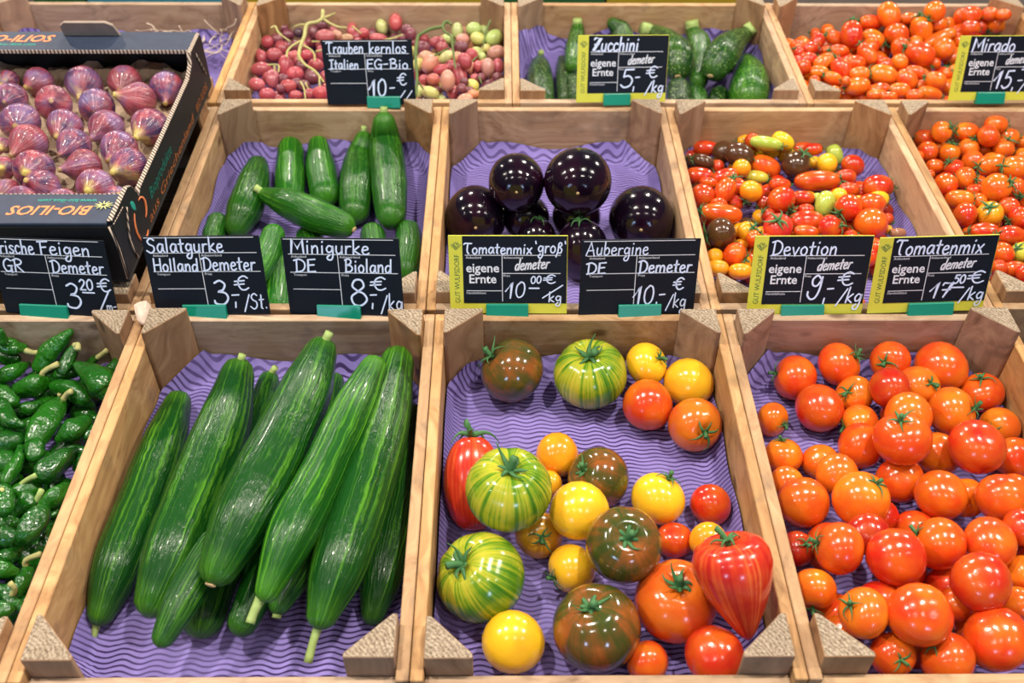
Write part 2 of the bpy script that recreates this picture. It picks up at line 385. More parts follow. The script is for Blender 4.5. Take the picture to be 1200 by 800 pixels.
# ------------------------------------------------------------------ crates
RIM, FLOORW, BL = .0105, -.078, .038
def crate_parts(Wd, L, frontdrop, shade):
    c = shade
    parts = []
    parts.append(('side_board', box('side_board', .0004, RIM, 0, L, -.1, 0), M_WY))
    parts.append(('side_board', box('side_board', Wd-RIM, Wd-.0004, 0, L, -.1, 0), M_WY))
    parts.append(('end_board', box('end_board', RIM, Wd-RIM, .0005, RIM, -.1, -frontdrop), M_WX))
    parts.append(('end_board', box('end_board', RIM, Wd-RIM, L-RIM, L-.0005, -.1, 0), M_WX))
    for cx, sx in ((RIM+.0004, 1), (Wd-RIM-.0004, -1)):
        for cy, sy in ((RIM+.0004, 1), (L-RIM-.0004, -1)):
            b = BL*rnd.uniform(.95, 1.05); b2 = BL*rnd.uniform(.93, 1.04)
            k = .004
            if sy > 0: z0, z1 = -.09, .0135+rnd.uniform(-.001, .002)
            else: z0, z1 = -.09, .017+rnd.uniform(-.001, .002)
            if sy > 0 and frontdrop == 0: b *= .93; b2 *= .9
            poly = [(cx, cy), (cx+sx*b, cy), (cx+sx*b, cy+sy*k), (cx+sx*k, cy+sy*b2), (cx, cy+sy*b2)]
            if sx*sy < 0: poly = poly[::-1]
            me = prism('corner_block', poly, z0, z1, .0007)
            me.materials.append(M_WZ); me.materials.append(M_END)
            for p in me.polygons:
                if p.normal.z > .8 and p.center.z > 0: p.material_index = 1
            parts.append(('corner_block', me, None))
    ns = 5; sw = (L-2*RIM)/ns
    for i in range(ns):
        parts.append(('bottom_slat', box('bottom_slat', RIM+.0004, Wd-RIM-.0004, RIM+i*sw+.002, RIM+(i+1)*sw-.002, -.0995, -.0905), M_WX))
    return parts
def make_crate(u0, v0, Wd, L, label, drop=0):
    r = empty('wooden_crate', TILT @ Matrix.Translation((u0, v0, 0)))
    tag(r, label, 'crate', 'wooden crates on the display')
    for nm, me, mat in crate_parts(Wd, L, drop, 0): link(nm, me, r, mat)
    return r
def paper(u0, v0, Wd, L, label, seed, curl=.02, bite=.0):
    rg = random.Random(seed); nx, ny = 40, 54; a, b = RIM+.002, Wd-RIM-.002; c, d = RIM+.002, L-RIM-.002
    ph = [(rg.uniform(20, 60), rg.uniform(20, 60), rg.uniform(0, 6), rg.uniform(.0005, .0016)) for _ in range(7)]
    vs, fs = [], []
    def corner_cut(x, y):     # paper pushed in by the corner blocks
        ex, ey = min(x-a, b-x), min(y-c, d-y)
        return ex, ey
    for j in range(ny+1):
        for i in range(nx+1):
            x = a+(b-a)*i/nx; y = c+(d-c)*j/ny; ex, ey = corner_cut(x, y)
            s_ = ex+ey; cut = BL+.003
            z = FLOORW+.003
            for (fx, fy, p, am) in ph: z += am*math.sin(fx*x+fy*y+p)*.5
            z += .0045*(1-abs(mnoise.noise(Vector((x*24+seed, y*24, 1.))))*2.2)*.6+.0022*mnoise.noise(Vector((x*70, y*70, seed)))
            hc = curl*(1+.28*math.sin(x*43+seed)+.2*math.sin(y*57+seed*2))
            if j > ny-4 or (ey < .012): z = max(z, FLOORW+.003+hc*(1-min(ey, .012)/.012)**1.4)
            if ex < .012: z = max(z, FLOORW+.003+hc*(1-ex/.012)**1.4)
            if s_ < cut+.012:
                t_ = min(1, (cut+.012-s_)/.012); z = max(z, FLOORW+.003+hc*1.25*t_)
                if s_ < cut:
                    q = (cut-s_)/2; x += q*(1 if x-a < b-x else -1); y += q*(1 if y-c < d-y else -1); 
            vs.append((x, y, z))
    n1 = nx+1
    for j in range(ny):
        for i in range(nx): fs.append((j*n1+i, j*n1+i+1, (j+1)*n1+i+1, (j+1)*n1+i))
    me = mesh('paper', vs, fs); o = link('paper_liner', me, None, M_PAPER)
    o.matrix_world = TILT @ Matrix.Translation((u0, v0, 0))
    tag(o, label, 'paper', 'purple wavy-striped paper liners'); return o
R1U, R2U, R3U, V2, V3 = -.0702, -.0807, .0135, .4151, .8332
L1, L3 = .4085, .3055
CR = {}
def crate(key, row, k, label, plabel=None, curl=.02, seed=1):
    Wd = .3 if row < 3 else .4; u0 = {1: R1U, 2: R2U, 3: R3U}[row]+k*Wd; v0 = {1: 0, 2: V2, 3: V3}[row]; L = L3 if row == 3 else L1
    make_crate(u0, v0, Wd, L, label, .012 if row == 1 else 0.0)
    if plabel: paper(u0, v0, Wd, L, plabel, seed, curl)
    CR[key] = (u0+RIM+.001, u0+Wd-RIM-.001, v0+RIM+.001, v0+L-RIM-.001)
crate('pepper', 1, -2, 'front row wooden crate full of small green peppers at the left edge', 'purple paper liner mostly hidden under the green peppers', .012, 3)
crate('cuke', 1, -1, 'front row wooden crate holding the long cucumbers', 'purple wavy-striped paper under the long cucumbers', .02, 5)
crate('mix', 1, 0, 'front row wooden crate holding the mixed large tomatoes', 'purple wavy-striped paper under the mixed large tomatoes', .02, 8)
crate('red', 1, 1, 'front row wooden crate heaped with round red tomatoes, at the right edge', 'purple wavy-striped paper under the round red tomatoes', .022, 11)
crate('figs', 2, -2, 'middle row wooden crate mostly hidden beneath the black fig box')
crate('mini', 2, -1, 'middle row wooden crate holding the mini cucumbers', 'purple wavy-striped paper under the mini cucumbers', .024, 14)
crate('aub', 2, 0, 'middle row wooden crate holding the aubergines', 'purple paper liner under the aubergines', .022, 17)
crate('dev', 2, 1, 'middle row wooden crate with red, yellow, green and brown snack tomatoes', 'purple wavy-striped paper showing beside the multicoloured snack tomatoes', .02, 20)
crate('small', 2, 2, 'middle row wooden crate of small orange-red tomatoes at the right edge', 'purple paper liner hidden under the small orange-red tomatoes', .012, 23)
crate('wool', 3, -2, 'back row wooden crate with shredded wood wool behind the fig box', 'plain lilac paper liner in the crate behind the fig box', .03, 26)
crate('grape', 3, -1, 'back row wooden crate holding the grapes', 'purple paper liner hidden under the grapes', .01, 29)
crate('zuc', 3, 0, 'back row wooden crate holding the courgettes', 'purple paper liner under the courgettes', .035, 32)
crate('mir', 3, 1, 'back row wooden crate heaped with red plum tomatoes at the right', 'purple paper liner hidden under the red plum tomatoes', .01, 35)
# bins on the next level behind
def bin_(u0, u1, mat, label, w1=.0):
    r = empty('plastic_bin', TILT @ Matrix.Translation((u0, 1.165, 0))); tag(r, label, 'bin', 'plastic bins behind the back row')
    Wd = u1-u0
    for nm, a in (('end_wall', (0, Wd, 0, .004, -.12, w1)), ('end_wall', (0, Wd, .296, .3, -.12, w1)), ('side_wall', (0, .004, .0045, .2955, -.12, w1)), ('side_wall', (Wd-.004, Wd, .0045, .2955, -.12, w1)), ('base', (.0045, Wd-.0045, .0045, .2955, -.12, -.115))):
        link(nm, box(nm, *a, .0006), r, mat)
    link('rim', box('rim', -.003, Wd+.003, -.008, -.0005, w1-.02, w1), r, mat)
bin_(-.74, -.665, M_DGRN, 'narrow dark green plastic bin edge behind the wood wool crate')
bin_(-.655, -.44, M_BLUEP, 'blue plastic bin edge behind the wood wool crate')
bin_(-.43, -.03, M_OLIVE, 'olive plastic bin edge behind the grape crate')
bin_(-.02, .16, M_DGRN, 'dark green plastic bin edge behind the courgette crate')
bin_(.17, .37, M_OLIVE, 'short olive plastic bin edge behind the courgette crate')
link('shelf_board', box('shelf_board', -1.25, 1.25, 1.155, 1.48, -.15, -.121), deck, M_DECK)
# torn splinter between two blocks
bm = bmesh.new(); bmesh.ops.create_icosphere(bm, subdivisions=2, radius=1)
rg = random.Random(4)
for v in bm.verts: v.co *= rg.uniform(.7, 1.2)
for v in bm.verts: v.co = Vector((v.co.x*.0085, v.co.y*.016, v.co.z*.006))
me = bpy.data.meshes.new('splinter'); bm.to_mesh(me); bm.free()
o = link('wood_splinter', me, None, M_SPLINT); o.matrix_world = Matrix.Translation(W(R1U-.3, .402, .009)) @ Matrix.Rotation(T+.35, 4, 'X') @ Matrix.Rotation(.35, 4, 'Z')
tag(o, 'torn pale splinter of wood wedged between two corner blocks, left of the cucumbers', 'splinter')

# ------------------------------------------------------------------ produce placing
class Pile:
    def __init__(s, key): s.sp = []; s.key = key; s.vis = []
    def bad(s, cs):
        worst = 0
        for P, R in cs:
            for Q, r in s.sp:
                dx = P[0]-Q[0]; dy = P[1]-Q[1]; dz = P[2]-Q[2]; q = R+r
                if dx*dx+dy*dy+dz*dz < q*q*.93: worst = max(worst, 1-math.sqrt(dx*dx+dy*dy+dz*dz)/q)
        return worst
    def add(s, cs):
        for P, R in cs: s.sp.append(((P[0], P[1], P[2]), R))
    def settle(s, px, py, rpx, base, maxup=.05, offs=((0, 0, 0),), rk=1.0):
        """slide a fruit along its line of sight from the crate floor until it lies on those already there"""
        st = hit_s(px, py, base+rpx*1.0/F_PX); R = rpx*st/F_PX
        st = hit_s(px, py, base+R); st = min(st, wall_s(px, py, R, s.key)); best = None
        d = ray(px, py)
        for k in range(40):
            sc = st-k*.0016; R = rpx*sc/F_PX; P = CAM+d*sc
            cs = [((P.x+o[0]*R, P.y+o[1]*R, P.z+o[2]*R), R*rk) for o in offs]
            b = s.bad(cs)
            if best is None or b < best[0]-.002: best = (b, P, R, cs)
            if b == 0 or k*.0016 > maxup: break
        b, P, R, cs = best
        if s.key:
            u0, u1, v0, v1 = CR[s.key]; u, v, w_ = uvw(P); e = R*.96
            u = min(max(u, u0+e), u1-e); v = min(max(v, v0+e), v1-e); w_ = max(w_, FLOORW+.004+e*.9); P = W(u, v, w_)
            cs = [((P.x+o[0]*R, P.y+o[1]*R, P.z+o[2]*R), R*rk) for o in offs]
        s.add(cs); s.vis.append((px, py, rpx)); return P, R

# --- fruit meshes (unit radius)
def dimple(n=18, top=.16, bot=.05, sq=.9, p=1.0, ex=1.0):
    pr = []
    for i in range(n+1):
        a = -PI/2+PI*i/n; r = math.cos(a)**ex; z = math.sin(a)*sq
        if z > 0: z -= top*math.exp(-(r/.30)**2)
        else: z += bot*math.exp(-(r/.2)**2)
        pr.append((max(r, .002), z))
    return pr
def lobes(n, amp, seed=0, up=True):
    rg = random.Random(seed); ph = [rg.uniform(-.25, .25) for _ in range(n)]; am = [rg.uniform(.6, 1.3) for _ in range(n)]
    def f(a, t):
        k = 0
        for i in range(n):
            d = (a-2*PI*(i+ph[i])/n+PI) % (2*PI)-PI; k -= am[i]*math.exp(-(d/.16)**2)
        w_ = math.exp(-((t-.86)/.30)**2) if up else 1
        return 1+amp*k*w_, 0
    return f
def wob(seed, amp=.03):
    rg = random.Random(seed); p = [rg.uniform(0, 6) for _ in range(3)]
    return lambda a, t: (1+amp*(math.sin(a+p[0])*.6+math.sin(2*a+p[1])+.5*math.sin(3*a+p[2]))*math.sin(PI*t), 0)
ROUND = [revolve('round_tomato', dimple(14, .14, .04, sq, ex=.93), 20, wob(i, .022)) for i, sq in enumerate((.9, .86, .94, .98))]
BEEF = [revolve('beef_tomato', dimple(20, .22, .06, .84, ex=.85), 40, lobes(n, .07, n)) for n in (5, 6, 7)]
BROWN = [revolve('brown_tomato', dimple(20, .20, .05, .9, ex=.9), 36, lobes(n, .03, n+5)) for n in (5, 4)]
CH = [revolve('cherry_tomato', dimple(10, .10, .03, sq), 14, wob(i+9, .02)) for i, sq in enumerate((.96, .9))]
PLUM = [revolve('plum_tomato', [(max(.002, math.cos(-PI/2+PI*i/12)**.75), math.sin(-PI/2+PI*i/12)-(.05 if i == 12 else 0)) for i in range(13)], 14, wob(20+j, .03)) for j in range(2)]
OX = revolve('oxheart_tomato', [(.002, -1.25), (.10, -1.2), (.24, -1.05), (.42, -.8), (.62, -.5), (.80, -.18), (.93, .12), (1.0, .38), (.98, .6), (.86, .80), (.66, .90), (.42, .90), (.2, .85), (.06, .80), (.002, .79)], 36, lobes(5, .035, 3))
AUBM = revolve('aubergine', [(max(.002, math.cos(-PI/2+PI*i/22)**.8*(1-.07*math.sin(-PI/2+PI*i/22))), math.sin(-PI/2+PI*i/22)) for i in range(23)], 36, wob(3, .012))
GRAPEM = revolve('grape', [(max(.002, math.cos(-PI/2+PI*i/9)), math.sin(-PI/2+PI*i/9)) for i in range(10)], 12)
figp = [(.002, -.72), (.22, -.75), (.5, -.66), (.78, -.42), (.95, -.1), (1.0, .16), (.95, .42), (.80, .68), (.58, .92), (.38, 1.12), (.25, 1.28), (.17, 1.42), (.15, 1.52), (.12, 1.56), (.002, 1.56)]
FIGM = [revolve('fig', figp, 22, wob(40+j, .03)) for j in range(3)]
figs_ = [(r, z if z < .5 else .5+(z-.5)*.62) for r, z in figp]; FIGM.append(revolve('fig', figs_, 22, wob(44, .03)))

def calyx_mesh(seed, n=5, ln=.62, wd=.06, curl=.5, stem=.3, z=.80, sw=.055):
    rg = random.Random(seed); parts = []
    for k in range(n):
        a = 2*PI*(k+rg.uniform(-.2, .2))/n; l = ln*rg.uniform(.7, 1.25); c = curl*rg.uniform(.2, 1.5); tw = rg.uniform(-.6, .6); up = curl*rg.choice((-.05, .1, .3, .55))*.7
        pts, rad = [], []
        for i in range(5):
            t = i/4; rr_ = .04+l*t*(1-.12*c*t); hh = z+.04+.13*math.sin(t*PI*.9)-.16*t*t+up*t*t*t
            aa = a+tw*t*t; pts.append((rr_*math.cos(aa), rr_*math.sin(aa), hh)); rad.append(wd*(1.08-t)*(.7 if i == 0 else 1)*.9+.003)
        parts.append(tube_data(pts, rad, ns=5, n=2, flat=.45, roundcap=False))
    if stem:
        d = rg.uniform(-.25, .25), rg.uniform(-.25, .25)
        parts.append(tube_data([(0, 0, z-.04), (d[0]*.3, d[1]*.3, z+stem*.5), (d[0], d[1], z+stem)], [sw*1.25, sw, sw*1.2], ns=6, n=2, roundcap=False))
    me = mesh('calyx', *join_data(parts)); me.materials.append(M_CALYX); return me
CAL_R = [calyx_mesh(i, 5, .60, .075, .9, .36, .79, .075) for i in range(6)]
CAL_B = [calyx_mesh(20+i, 7, .46, .085, 1.5, .34, .64, .08) for i in range(5)]
CAL_C = [calyx_mesh(40+i, 5, .95, .15, .8, .45, .86, .07) for i in range(4)]
CAL_P = [calyx_mesh(60+i, 5, .8, .16, .7, .35, .94, .09) for i in range(4)]

CAL_O = calyx_mesh(77, 6, .50, .075, 1., .34, .84, .07)
def axis_from(px, py, r, cpx, cpy):
    dx, dy = (cpx-px)/r, (cpy-py)/r; m_ = math.hypot(dx, dy)
    if m_ > .97: dx *= .97/m_; dy *= .97/m_; m_ = .97
    z = math.sqrt(max(0, 1-m_*m_)); vd = (-ray(px, py)).normalized()
    ux = RR-vd*RR.dot(vd); ux.normalize(); uy = vd.cross(ux)
    if uy.dot(UU) < 0: uy = -uy
    return (ux*dx-uy*dy+vd*z).normalized()
def put(name, me, P, axis, sc, mat, col, cal=None, rot=None):
    o = link(name, me, None, mat, col)
    o.material_slots[0].link = 'OBJECT'; o.material_slots[0].material = mat
    q = axis.to_track_quat('Z', 'Y') @ Quaternion((0, 0, 1), rnd.uniform(0, 6.28) if rot is None else rot)
    o.matrix_world = Matrix.LocRotScale(P, q, Vector(sc))
    if cal is not None:
        c = link('calyx', cal, o)
    return o
def away(px, py):           # axis pointing away from the viewer, so the smooth blossom end shows
    vd = ray(px, py).normalized(); return (vd*1.3+Vector((rnd.uniform(-1, 1), rnd.uniform(-.3, 1), rnd.uniform(-1, .5)))).normalized()
ORD = ['', 'first', 'second', 'third', 'fourth', 'fifth', 'sixth', 'seventh', 'eighth', 'ninth', 'tenth', 'eleventh', 'twelfth', 'thirteenth', 'fourteenth', 'fifteenth', 'sixteenth', 'seventeenth', 'eighteenth', 'nineteenth', 'twentieth']
def autolabel(items, nrows, what, cat, group, place):
    """items: (obj, px, py, colour word); rank into rows from the back and count from the left"""
    it = sorted(items, key=lambda i: i[2]); n = len(it); per = math.ceil(n/nrows)
    for r in range(nrows):
        row = sorted(it[r*per:(r+1)*per], key=lambda i: i[1])
        for k, (o, x, y, cw) in enumerate(row):
            tag(o, f"{cw} {what}, {ORD[k+1]} from left in {ORD[r+1]} row from back, {place}", cat, group)
def fillers(pile, n, R0, name, me, mat, cols, what, cat, group, place, rows, wmax=-.03, clear=None, elong=1.0, cwords={}, cals=None, spread=1.0):
    """fruit lying under the ones on top, seen through the gaps"""
    u0, u1, v0, v1 = CR[pile.key]; rg = random.Random(len(pile.sp)); made = []; top = list(pile.sp)
    for _ in range(n*70):
        if len(made) >= n: break
        Q, Rq = rg.choice(top); R = R0*rg.uniform(.85, 1.1)
        P = Vector(Q)+Vector((rg.uniform(-1, 1), rg.uniform(-1, 1), rg.uniform(-.8, .4)))*(R*1.6*spread)+FWD*(R*rg.uniform(.7, 2.2))
        u, v, w_ = uvw(P); w_ = max(w_, FLOORW+.004+R)
        if w_ > wmax or not (u0+R < u < u1-R and v0+R < v < v1-R): continue
        P = W(u, v, w_); x, y, z = pix(P)
        if x < -20 or x > 1220 or y > 815: continue
        if clear and clear(x, y): continue
        if pile.bad([(tuple(P), R*.9)]): continue
        pile.sp.append((tuple(P), R*.9)); col = rg.choice(cols)
        a = Vector((rg.uniform(-1, 1), rg.uniform(-1, 1), rg.uniform(-1, .8))).normalized()
        o = put(name, rg.choice(me), P, a, (R, R, R*elong), mat, col, rg.choice(cals) if cals and rg.random() < .5 else None)
        made.append((o, x, y, 'half-buried '+cwords.get(col, 'red')))
    autolabel(made, rows, what, cat, group, place)
RED, ORED, ORG, DRED = (.55, .020, .008), (.64, .050, .008), (.72, .105, .010), (.36, .010, .007)
YEL, YOR, GYE, LGR, BRN, PNK = (.80, .39, .018), (.80, .27, .012), (.55, .50, .05), (.38, .46, .07), (.07, .028, .012), (.62, .022, .030)

# ------------------------------------------------------------------ front row: mixed large tomatoes
mixp = Pile('mix')
def big(px, py, r, me, mat, col, label, cal=None, calme=None, sq=1.0, base=FLOORW+.004, name='tomato', axis=None, elong=1, rot=None, r2=None):
    P, R = mixp.settle(px, py, r, base, .06, rk=.97)
    ax = axis or (axis_from(px, py, r, *cal) if cal else away(px, py))
    o = put(name, me, P, ax, (R*(r2 or 1), R*(r2 or 1), R*sq*elong), mat, col, calme if cal or calme else None, rot)
    tag(o, label, 'tomato'); return o
W1 = (1, 1, 1)
big(600, 434, 38.5, BROWN[1], M_BROWN, W1, 'dark brown-green tomato alone in the back left corner of the mixed crate', (571, 413), CAL_R[0])
big(691.7, 438, 43.5, BEEF[0], M_ZEBRA, W1, 'ribbed green-striped tomato by the back wall of the mixed crate', (690, 409), CAL_B[0])
big(757.5, 426, 25.5, ROUND[1], M_TOM, YEL, 'yellow tomato with green calyx touching the back right corner block', (776, 417), CAL_R[1])
big(807, 448, 29.5, ROUND[0], M_TOM, YEL, 'smooth yellow tomato without calyx showing, beside the right wall')
big(759, 474, 30, ROUND[2], M_TOM, ORED, 'smooth red tomato between the striped green one and the red one with calyx')
big(814.5, 497.5, 32, BROWN[1], M_TOM, (.62, .085, .012), 'orange-red tomato with calyx facing down at the right wall', (828, 508), CAL_R[2])
big(652.7, 533, 26, ROUND[0], M_TOM, YOR, 'small yellow tomato right of the upright striped green one')
big(643, 566, 16, ROUND[1], M_TOM, YOR, 'orange tomato mostly hidden behind the upright striped green one')
big(549, 566, 40, PLUM[0], M_STRIPED, W1, 'long red striped tomato standing against the left wall', (549, 520), CAL_P[0], elong=1.38, r2=.84, axis=(UU*.9+FWD*.1-RR*.02).normalized())
big(701, 560, 37, BROWN[0], M_BROWN, W1, 'brown-orange tomato with long dark sepals behind the yellow ones', (677, 548), CAL_B[1])
big(790, 633, 22, ROUND[1], M_TOM, RED, 'red tomato peeping out right of the brown tomato in the middle')
big(830, 634, 23, ROUND[1], M_TOM, YOR, 'yellow tomato hidden behind the pointed red tomato')
big(833, 591, 24.5, ROUND[0], M_TOM, RED, 'small glossy red tomato by the right wall, above the pointed one')
big(771, 584, 32.5, ROUND[0], M_TOM, YEL, 'yellow tomato with little green calyx on its far side, right of centre', (787, 556), CAL_R[3])
big(632, 627, 28, ROUND[1], M_TOM, (.62, .26, .02), 'shaded orange tomato with calyx below the upright striped green one', (636, 630), CAL_R[4])
big(679, 599, 35.5, ROUND[2], M_TOM, YEL, 'plain yellow tomato in the middle of the mixed crate')
big(596, 573, 51, BEEF[1], M_ZEBRA, W1, 'largest upright green-striped ribbed tomato with curling sepals, left of centre', (598, 543), CAL_B[2], sq=1.05, rot=.3)
big(670, 666, 29.5, ROUND[0], M_TOM, YEL, 'yellow tomato with calyx at its left, below the plain yellow one', (645, 679), CAL_R[5])
big(792, 704, 49, BEEF[0], M_TOM, (.62, .06, .010), 'big orange-red tomato with curled calyx, left of the pointed one', (799, 680), CAL_B[3], sq=1.05)
big(731, 638, 45, BROWN[0], M_BROWN, W1, 'dark brown tomato with star calyx lying on top in the middle', (737, 628), CAL_B[4], sq=1.05)
big(563, 676, 53, BEEF[2], M_ZEBRA, W1, 'green-striped ribbed tomato lying on its side by the left wall', (534, 656), CAL_B[0], sq=1.05)
big(759, 775, 25, ROUND[1], M_TOM, (.68, .07, .01), 'small orange-red tomato at the front rim, right of the dark brown one')
big(837, 768, 35, ROUND[0], M_TOM, RED, 'red tomato at the front rim below the pointed one')
big(699, 735, 52, BROWN[0], M_BROWN, W1, 'large dark brown-green tomato at the front, upright calyx', (690, 705), CAL_B[1], sq=1.03, rot=2.)
big(601, 752, 37.5, ROUND[1], M_TOM, YEL, 'smooth yellow tomato at the front left of the mixed crate')
big(864, 683, 47, OX, M_STRIPED, W1, 'large pointed oxheart-shaped red tomato at the front right', (860, 640), CAL_O, base=-.05, axis=(UU*.93-FWD*.12-RR*.22).normalized(), elong=1.24, name='tomato')

# ------------------------------------------------------------------ front row: round red tomatoes
redp = Pile('red'); items = []
RT = [  # px, py, r, calyx, colour
 (931.6,442.4,26,(905,436),ORED),(983.2,427.3,25.5,(1008,415),ORED),(1043,422.9,23,(1036,425),ORED),(1102,430.8,30,0,ORED),(960,478.3,28,0,RED),
 (1001.6,462,22,(992,458),ORG),(1042.4,454.4,23.5,0,RED),(1074.5,453.5,25,(1092,448),ORG),(1156,460,25,(1155,440),ORED),(905,491,20,(921,498),ORG),
 (917.5,534.5,22.5,(917,513),ORG),(1007.4,495.8,22,(987,500),ORG),(1064,487,27,0,ORG),(1115.3,482.7,29,(1144,478),ORG),(1178,500,23,(1168,506),ORG),
 (1009,522,26.5,0,ORED),(1098,532,26,0,ORG),(1197,537,25,0,ORED),(961,541,21,0,ORG),(922,566,20,0,ORG),(981,556,25,0,ORG),(942,588.5,30,0,ORED),
 (1054,562,27,0,ORED),(1144.5,524,32,0,RED),(1057.6,514,33,(1056,489),ORED),(1133,583,23,0,ORG),(1174,583,28.5,0,ORED),(1009,585,32,(1029,564),ORG),(1102.6,580,29.5,0,ORED),
 (934,643,21,(946,636),DRED),(1016,625,25,0,DRED),(1198,618,22,0,RED),(983.5,642.5,31,(952,634),ORED),(1160.5,635,30.5,0,ORED),(1100.5,637.4,31,(1072,622),ORED),(1050,652.4,34,0,RED),
 (1197,672,21,0,ORG),(954,690,26,(950,716),ORG),(1120,708,20,0,ORED),(1192,707,20,0,ORG),(985,738,18,0,ORG),(1012,717.5,30,(994,707),ORG),(1150,681.5,34,0,RED),
 (1046,767,26,(1057,774),ORED),(1111,774,31,(1094,757),ORED),(1078,720,37,0,ORED),(1167,748.4,37,0,ORED)]
for i, (x, y, r, c, col) in enumerate(RT):
    base = FLOORW+.004 if y < 520 else FLOORW+.004+min(.025, (y-520)*.00016)
    P, R = redp.settle(x, y, r, base, .05, rk=.95)
    me = ROUND[i % 4]; ax = axis_from(x, y, r, *c) if c else away(x, y)
    k = rnd.uniform(.92, 1.06); cc = tuple(q*rnd.uniform(.92, 1.1) for q in col)
    o = put('tomato', me, P, ax, (R*1.02, R*1.02, R*k), M_TOM, cc, CAL_R[i % 6] if (c or i % 3) else None)
    items.append((o, x, y, {RED: 'red', ORED: 'orange-red', ORG: 'light orange-red', DRED: 'deep red'}[col]))
autolabel(items, 7, 'round tomato', 'tomato', 'round red tomatoes', 'front right crate')
fillers(redp, 34, .0225, 'tomato', ROUND, M_TOM, [ORED, RED, DRED], 'round tomato', 'tomato', 'round red tomatoes', 'front right crate', 5, -.028, lambda x, y: (y < 560 and x < 1010) or y < 440, 1., {RED: 'red', ORED: 'orange-red', DRED: 'deep red'}, CAL_R)

# ------------------------------------------------------------------ tubes: cucumbers, courgettes, peppers
def tube_thing(pile, name, pts, base, mat, col, label, cat, group=None, stem=None, b2=None, ns=16, lump=None, maxup=.07, stemr=.28, flat=1.0, scar=None, stemmat=None, step=.0016, tol=.93):
    n = len(pts); b2 = base if b2 is None else b2
    bs = [base+(b2-base)*i/(n-1) for i in range(n)]
    ss = []
    for (x, y, h), b in zip(pts, bs):
        st = hit_s(x, y, b+.02); R = h*st/F_PX; ss.append(min(hit_s(x, y, b+R), wall_s(x, y, R, pile.key)))
    best = None
    for k in range(46):
        f = 1-k*step/1.0; cs = []
        for (x, y, h), st in zip(pts, ss):
            sc = st*f; cs.append((CAM+ray(x, y)*sc, h*sc/F_PX))
        dn = []
        for i in range(n-1):
            for t in (0, .25, .5, .75): dn.append((cs[i][0].lerp(cs[i+1][0], t), (cs[i][1]*(1-t)+cs[i+1][1]*t)*.94))
        dn.append((cs[-1][0], cs[-1][1]*.94))
        b = pile.bad([(tuple(p), r) for p, r in dn])
        if best is None or b < best[0]-.004: best = (b, cs, dn)
        if b < .03 or k*step > maxup: break
    b, cs, dn = best; pile.add([(tuple(p), r) for p, r in dn])
    for x, y, h in pts: pile.vis.append((x, y, h))
    # pull the ends in so that the rounded caps finish where the photo shows them
    P = [c[0] for c in cs]; R = [c[1] for c in cs]
    o0 = P[n//2].copy()
    o = tube(name, [p-o0 for p in P], R, None, mat, col, ns=ns, n=7, lump=lump, flat=flat); o.location = o0
    tag(o, label, cat, group)
    if stem:
        q = [Vector(CAM+ray(x, y)*(pix(P[0] if stem[1] == 0 else P[-1])[2]*f_)) for (x, y), f_ in zip(stem[0], [1-.004*i for i in range(len(stem[0]))])]
        z = pix(q[0])[2]; sr = (stem[2] if len(stem) > 2 else 5)*z/F_PX
        e = P[0] if stem[1] == 0 else P[-1]
        q[0] = q[0].lerp(e, .25)
        tube('stem', [a-o0 for a in q], [sr*1.25]+[sr]*(len(q)-2)+[sr*1.1], o, stemmat or M_STEM, ns=7, n=3, roundcap=False)
    if scar:
        pe = P[-1] if scar == 1 else P[0]; pi_ = P[-2] if scar == 1 else P[1]; d = (pe-pi_).normalized(); R_ = R[-1] if scar == 1 else R[0]
        me = revolve('blossom_scar', [(.002, -.002), (.0036, -.001), (.004, .0008), (.002, .0014), (.0004, .001)], 7, lambda a, t: (1+.3*math.cos(5*a), 0))
        c = link('blossom_scar', me, o, M_TAN); c.location = pe-o0+d*R_*.995; c.rotation_mode = 'QUATERNION'; c.rotation_quaternion = d.to_track_quat('Z', 'Y')
    return o
ck = Pile('cuke'); FL = FLOORW+.005
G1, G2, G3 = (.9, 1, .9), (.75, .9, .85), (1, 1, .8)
def cl(seed):
    rg = random.Random(seed); p = rg.uniform(0, 6)
    return lambda a, t: 1+.018*math.sin(5*a+p)+.016*math.sin(10*a+p*2+.6*math.sin(5*t+p))+.014*math.sin(13*t+p)+.008*math.sin(37*t+2*a)
def cuke(pts, base, col, label, stem=None, b2=None, scar=None):
    M = max(p[2] for p in pts); e = .54*M
    pts = [(x, y, max(h, e) if i in (0, len(pts)-1) else max(h, .88*M) if 1 < i < len(pts)-1 else max(h, .84*M)) for i, (x, y, h) in enumerate(pts)]
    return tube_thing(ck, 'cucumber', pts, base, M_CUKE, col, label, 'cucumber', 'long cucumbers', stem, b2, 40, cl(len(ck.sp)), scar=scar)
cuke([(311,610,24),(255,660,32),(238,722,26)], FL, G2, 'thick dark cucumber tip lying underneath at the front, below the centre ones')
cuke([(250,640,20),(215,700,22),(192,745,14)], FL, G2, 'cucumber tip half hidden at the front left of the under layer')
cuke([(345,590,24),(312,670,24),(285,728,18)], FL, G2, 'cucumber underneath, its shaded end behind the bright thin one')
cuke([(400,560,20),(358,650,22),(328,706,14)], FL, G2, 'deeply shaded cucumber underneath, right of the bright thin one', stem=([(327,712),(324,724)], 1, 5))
cuke([(315,446,12),(305,480,17),(290,530,18),(280,590,18)], FL, G2, 'small dark cucumber between the second and the big centre one', stem=([(318,436),(323,430)], 0, 3.5))
cuke([(393,446,9),(385,480,14),(370,540,18)], FL, G3, 'narrow cucumber glimpsed behind the big centre one')
cuke([(208,473,14),(192,520,25),(165,595,30),(137,665,29),(119,716,17)], FL, G1, 'leftmost long cucumber beside the left wall, stem at the front', stem=([(113,730),(109,748),(106,767)], 1, 4.5))
